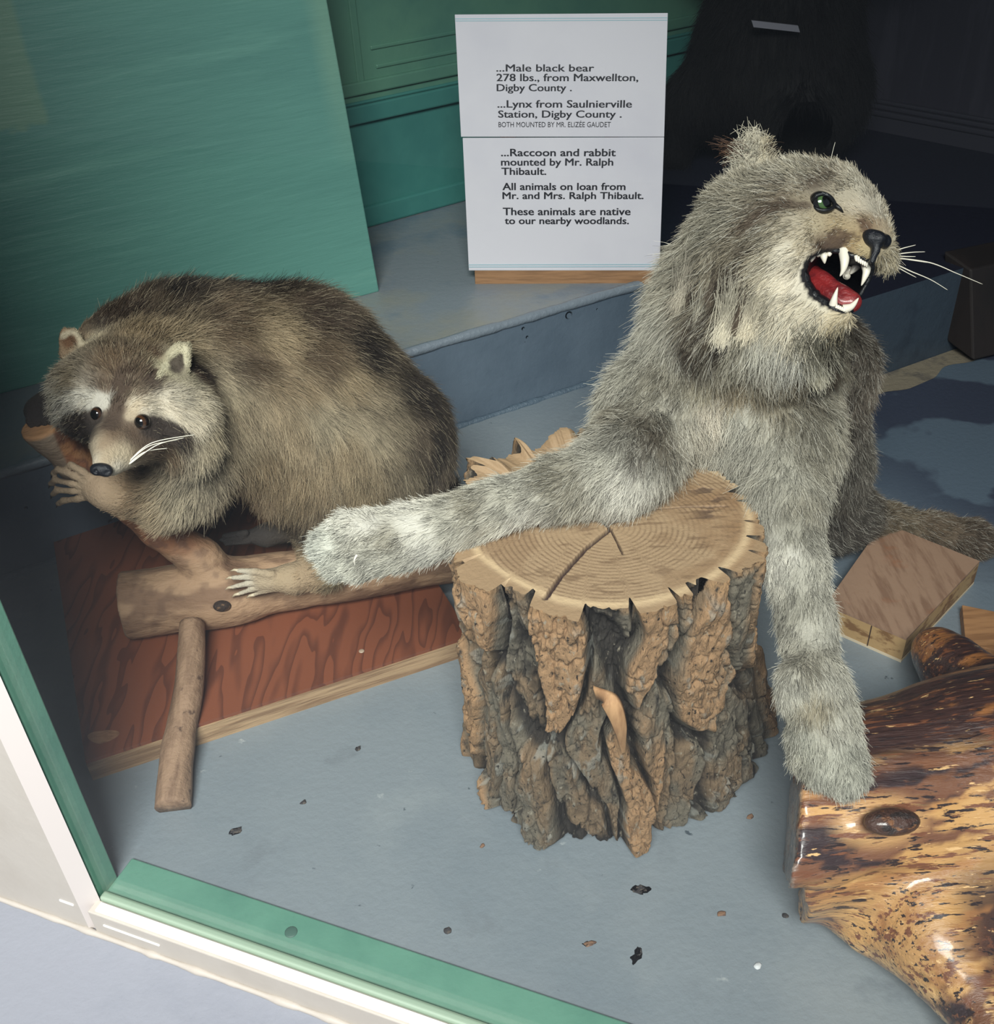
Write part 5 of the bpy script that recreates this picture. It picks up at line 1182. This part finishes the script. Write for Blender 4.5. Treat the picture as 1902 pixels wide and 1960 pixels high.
tg_ = Body(H(1600, 560, .05)-.07, H(1600, 560, .05)+.07, .0018)
tg_.chain([(H(1556, 522, .030), .009), (H(1572, 546, .044), .011), (H(1594, 567, .058), .0118), (H(1615, 578, .066), .0112), (H(1632, 579, .072), .008)], .015)
tg_.cut(lambda P: .0035-np.linalg.norm(np.cross(P-H(1575, 532, .060), A(H(1628, 570, .089)-H(1575, 532, .060))/np.linalg.norm(H(1628, 570, .089)-H(1575, 532, .060))), axis=-1), H(1600, 560, .05)-.07, H(1600, 560, .05)+.07, .006)
Vt, Ft = tg_.mesh(); obj('tongue', Vt, Ft, mat('tongue_red', (130, 36, 37), [((98, 30, 34), 40, .5, .62, (1, 1, 1))], rough=.3, bump=.002, bscale=200, coat=.4), lynx)
def tooth(pts, dts, r0, name='fang'):
    P = spline([H(x_, y_, d_) for (x_, y_), d_ in zip(pts, dts)], 6); n_ = len(P)
    MB().tube(P, [r0*(1-(i/(n_-1))**1.6)+.0003 for i in range(n_)], 12).build(name, m_tooth, lynx, smooth=True)
tooth([(1614, 478), (1616, 500), (1613, 518), (1607, 529)], [.074, .078, .078, .076], .0056)
tooth([(1655, 500), (1658, 518), (1653, 535), (1648, 547)], [.068, .072, .072, .07], .0050)
tooth([(1594, 584), (1597, 570), (1603, 550)], [.078, .082, .084], .0044)
tooth([(1614, 592), (1630, 586), (1643, 570)], [.080, .082, .083], .0050)
for a, b, d_, r0 in (((1556, 485), (1552, 502), .062, .0046), ((1576, 485), (1578, 505), .066, .0046), ((1566, 485), (1564, 492), .064, .004), ((1586, 484), (1588, 491), .068, .0036), ((1620, 528), (1617, 528), .04, .0042)):
    tooth([a, ((a[0]+b[0])/2, (a[1]+b[1])/2), b], [d_, d_+.002, d_+.001], r0, 'cheek_tooth')
tooth([(1640, 508), (1632, 518), (1627, 525)], [.045, .045, .045], .0046, 'cheek_tooth'); tooth([(1628, 514), (1621, 522), (1616, 528)], [.04, .04, .04], .0042, 'cheek_tooth')
for k in range(6): tooth([(1638+k*4.0, 490+k*2.2), (1638.5+k*4.0, 497+k*2.2), (1639+k*3.9, 501+k*2.2)], [.082-.001*k, .083-.001*k, .083-.001*k], .0019, 'incisor')
for k in range(5): tooth([(1601+k*3.6, 589+k*1.6), (1601+k*3.6, 585+k*1.6), (1602+k*3.6, 582+k*1.6)], [.083, .084, .084], .0017, 'incisor')
e = MB()
for pts in (((1712, 480), (1732, 474), (1752, 469)), ((1712, 487), (1745, 483), (1770, 482)), ((1712, 490), (1735, 491), (1752, 491)), ((1716, 494), (1780, 503), (1830, 523), (1880, 544)), ((1714, 493), (1745, 498), (1778, 503)), ((1704, 500), (1740, 518), (1780, 535), (1813, 555)), ((1702, 501), (1725, 516), (1753, 531))):
    P = spline([H(x_, y_, .05-.0002*(x_-1700)) for x_, y_ in pts], 8); e.tube(P, np.linspace(.00085, .0003, len(P)), 6)
e.build('whiskers', m_whisk, lynx, smooth=True); e = MB()
for pts in (((1588, 335), (1590, 305), (1598, 272)), ((1598, 336), (1600, 315), (1602, 295))):
    P = spline([H(x_, y_, .03) for x_, y_ in pts], 8); e.tube(P, np.linspace(.0004, .0002, len(P)), 5)
e.build('brow_whiskers', m_whisk, lynx, smooth=True)
# claws showing in the left paw, worn patch on the right paw
MB().tube(spline([R3(683, 1062, .888), R3(678, 1072, .884), R3(679, 1083, .884)], 5), np.linspace(.0016, .0003, 11), 8).build('claw', m_tooth, lynx, smooth=True)

# ------------------------------------------------------------------ black bear in the back corner
yb_ = 3.30; pz = PH
bc = D(1492, 130, 2.979)
B = Body((.35, 2.7, .18), (1.75, 3.75, 1.65), .011)
B.cone(D(1492, 150, 2.979), D(1488, 90, 2.979), .215, .21, .1)
hipz = D(1492, 150, 2.979)
tor = A([bc[0], bc[1]+.02, bc[2]])
B.cone(tor+A([0, 0, .22]), tor+A([-.02, .0, .58]), .165, .175, .1)
B.cone(tor+A([-.02, -.02, .62]), tor+A([-.03, -.10, .78]), .13, .12, .08)
B.cone(tor+A([-.03, -.12, .80]), tor+A([-.05, -.30, .78]), .085, .045, .05)
for sx in (-1, 1):
    B.cone(tor+A([sx*.09-.03, -.06, .90]), tor+A([sx*.10-.03, -.06, .93]), .035, .03, .02)
    B.chain([(tor+A([sx*.17, -.03, .55]), .085), (tor+A([sx*.24, -.14, .40]), .065), (tor+A([sx*.2, -.30, .42]), .055), (tor+A([sx*.19, -.36, .42]), .06)], .05)
B.chain([(D(1410, 150, 2.960), .16), (D(1345, 190, 2.979), .085), (D(1308, 215, 2.997), .05), (A([*D(1296, 238, 2.979)[:2], PH+.04]), .042)], .06)
B.chain([(D(1540, 190, 2.886), .16), (D(1530, 240, 2.756), .075), (A([*D(1530, 240, 2.683)[:2], PH+.05]), .055)], .06)
V, F = B.mesh(); S = Surf(V, F)
bear = empty('black_bear', (*bc[:2], PH), 'stuffed black bear standing in the dark back corner behind the lynx', 'bear')
obj('body', V, F, mat('bear_skin', (14, 13, 15), rough=.9), bear)
def bflow(P): return np.tile(A([.05, -.1, -1.]), (len(P), 1))+.35*(np.stack([vnoise(P*8, 1), vnoise(P*8, 2), vnoise(P*8, 3)], 1)-.5)
fur('fur', S, 60000, bflow, lambda P: (np.full(len(P), .038), np.full(len(P), .3)), lambda P, rg: lin((20, 19, 21))*(.6+.8*rg.random(len(P)))[:, None], m_fur, bear, seed=31, clump=.25, rad=.0006, npt=4)
eyeball('eye', tor+A([.0, -.20, .85]), .012, (.2, -1, 0), bear, (50, 32, 18), 40, 62); eyeball('eye', tor+A([-.09, -.20, .85]), .012, (-.4, -1, 0), bear, (50, 32, 18), 40, 62)
MB().ell(tor+A([-.052, -.345, .79]), [A([.024, 0, 0]), A([0, .016, 0]), A([0, 0, .018])]).build('nose', m_nose, bear, smooth=True)
ta, tb, tc_ = D(1438, 39, 2.743), D(1527, 49, 2.743), D(1442, 52, 2.738)
o = MB().box(tc_, tb-ta, ta-tc_, A([0, .006, 0])).build('paper_label', mat('label_card', (112, 112, 122), rough=.6), None, list(tc_)); tag(o, 'narrow grey card label fixed across the belly of the black bear', 'label')
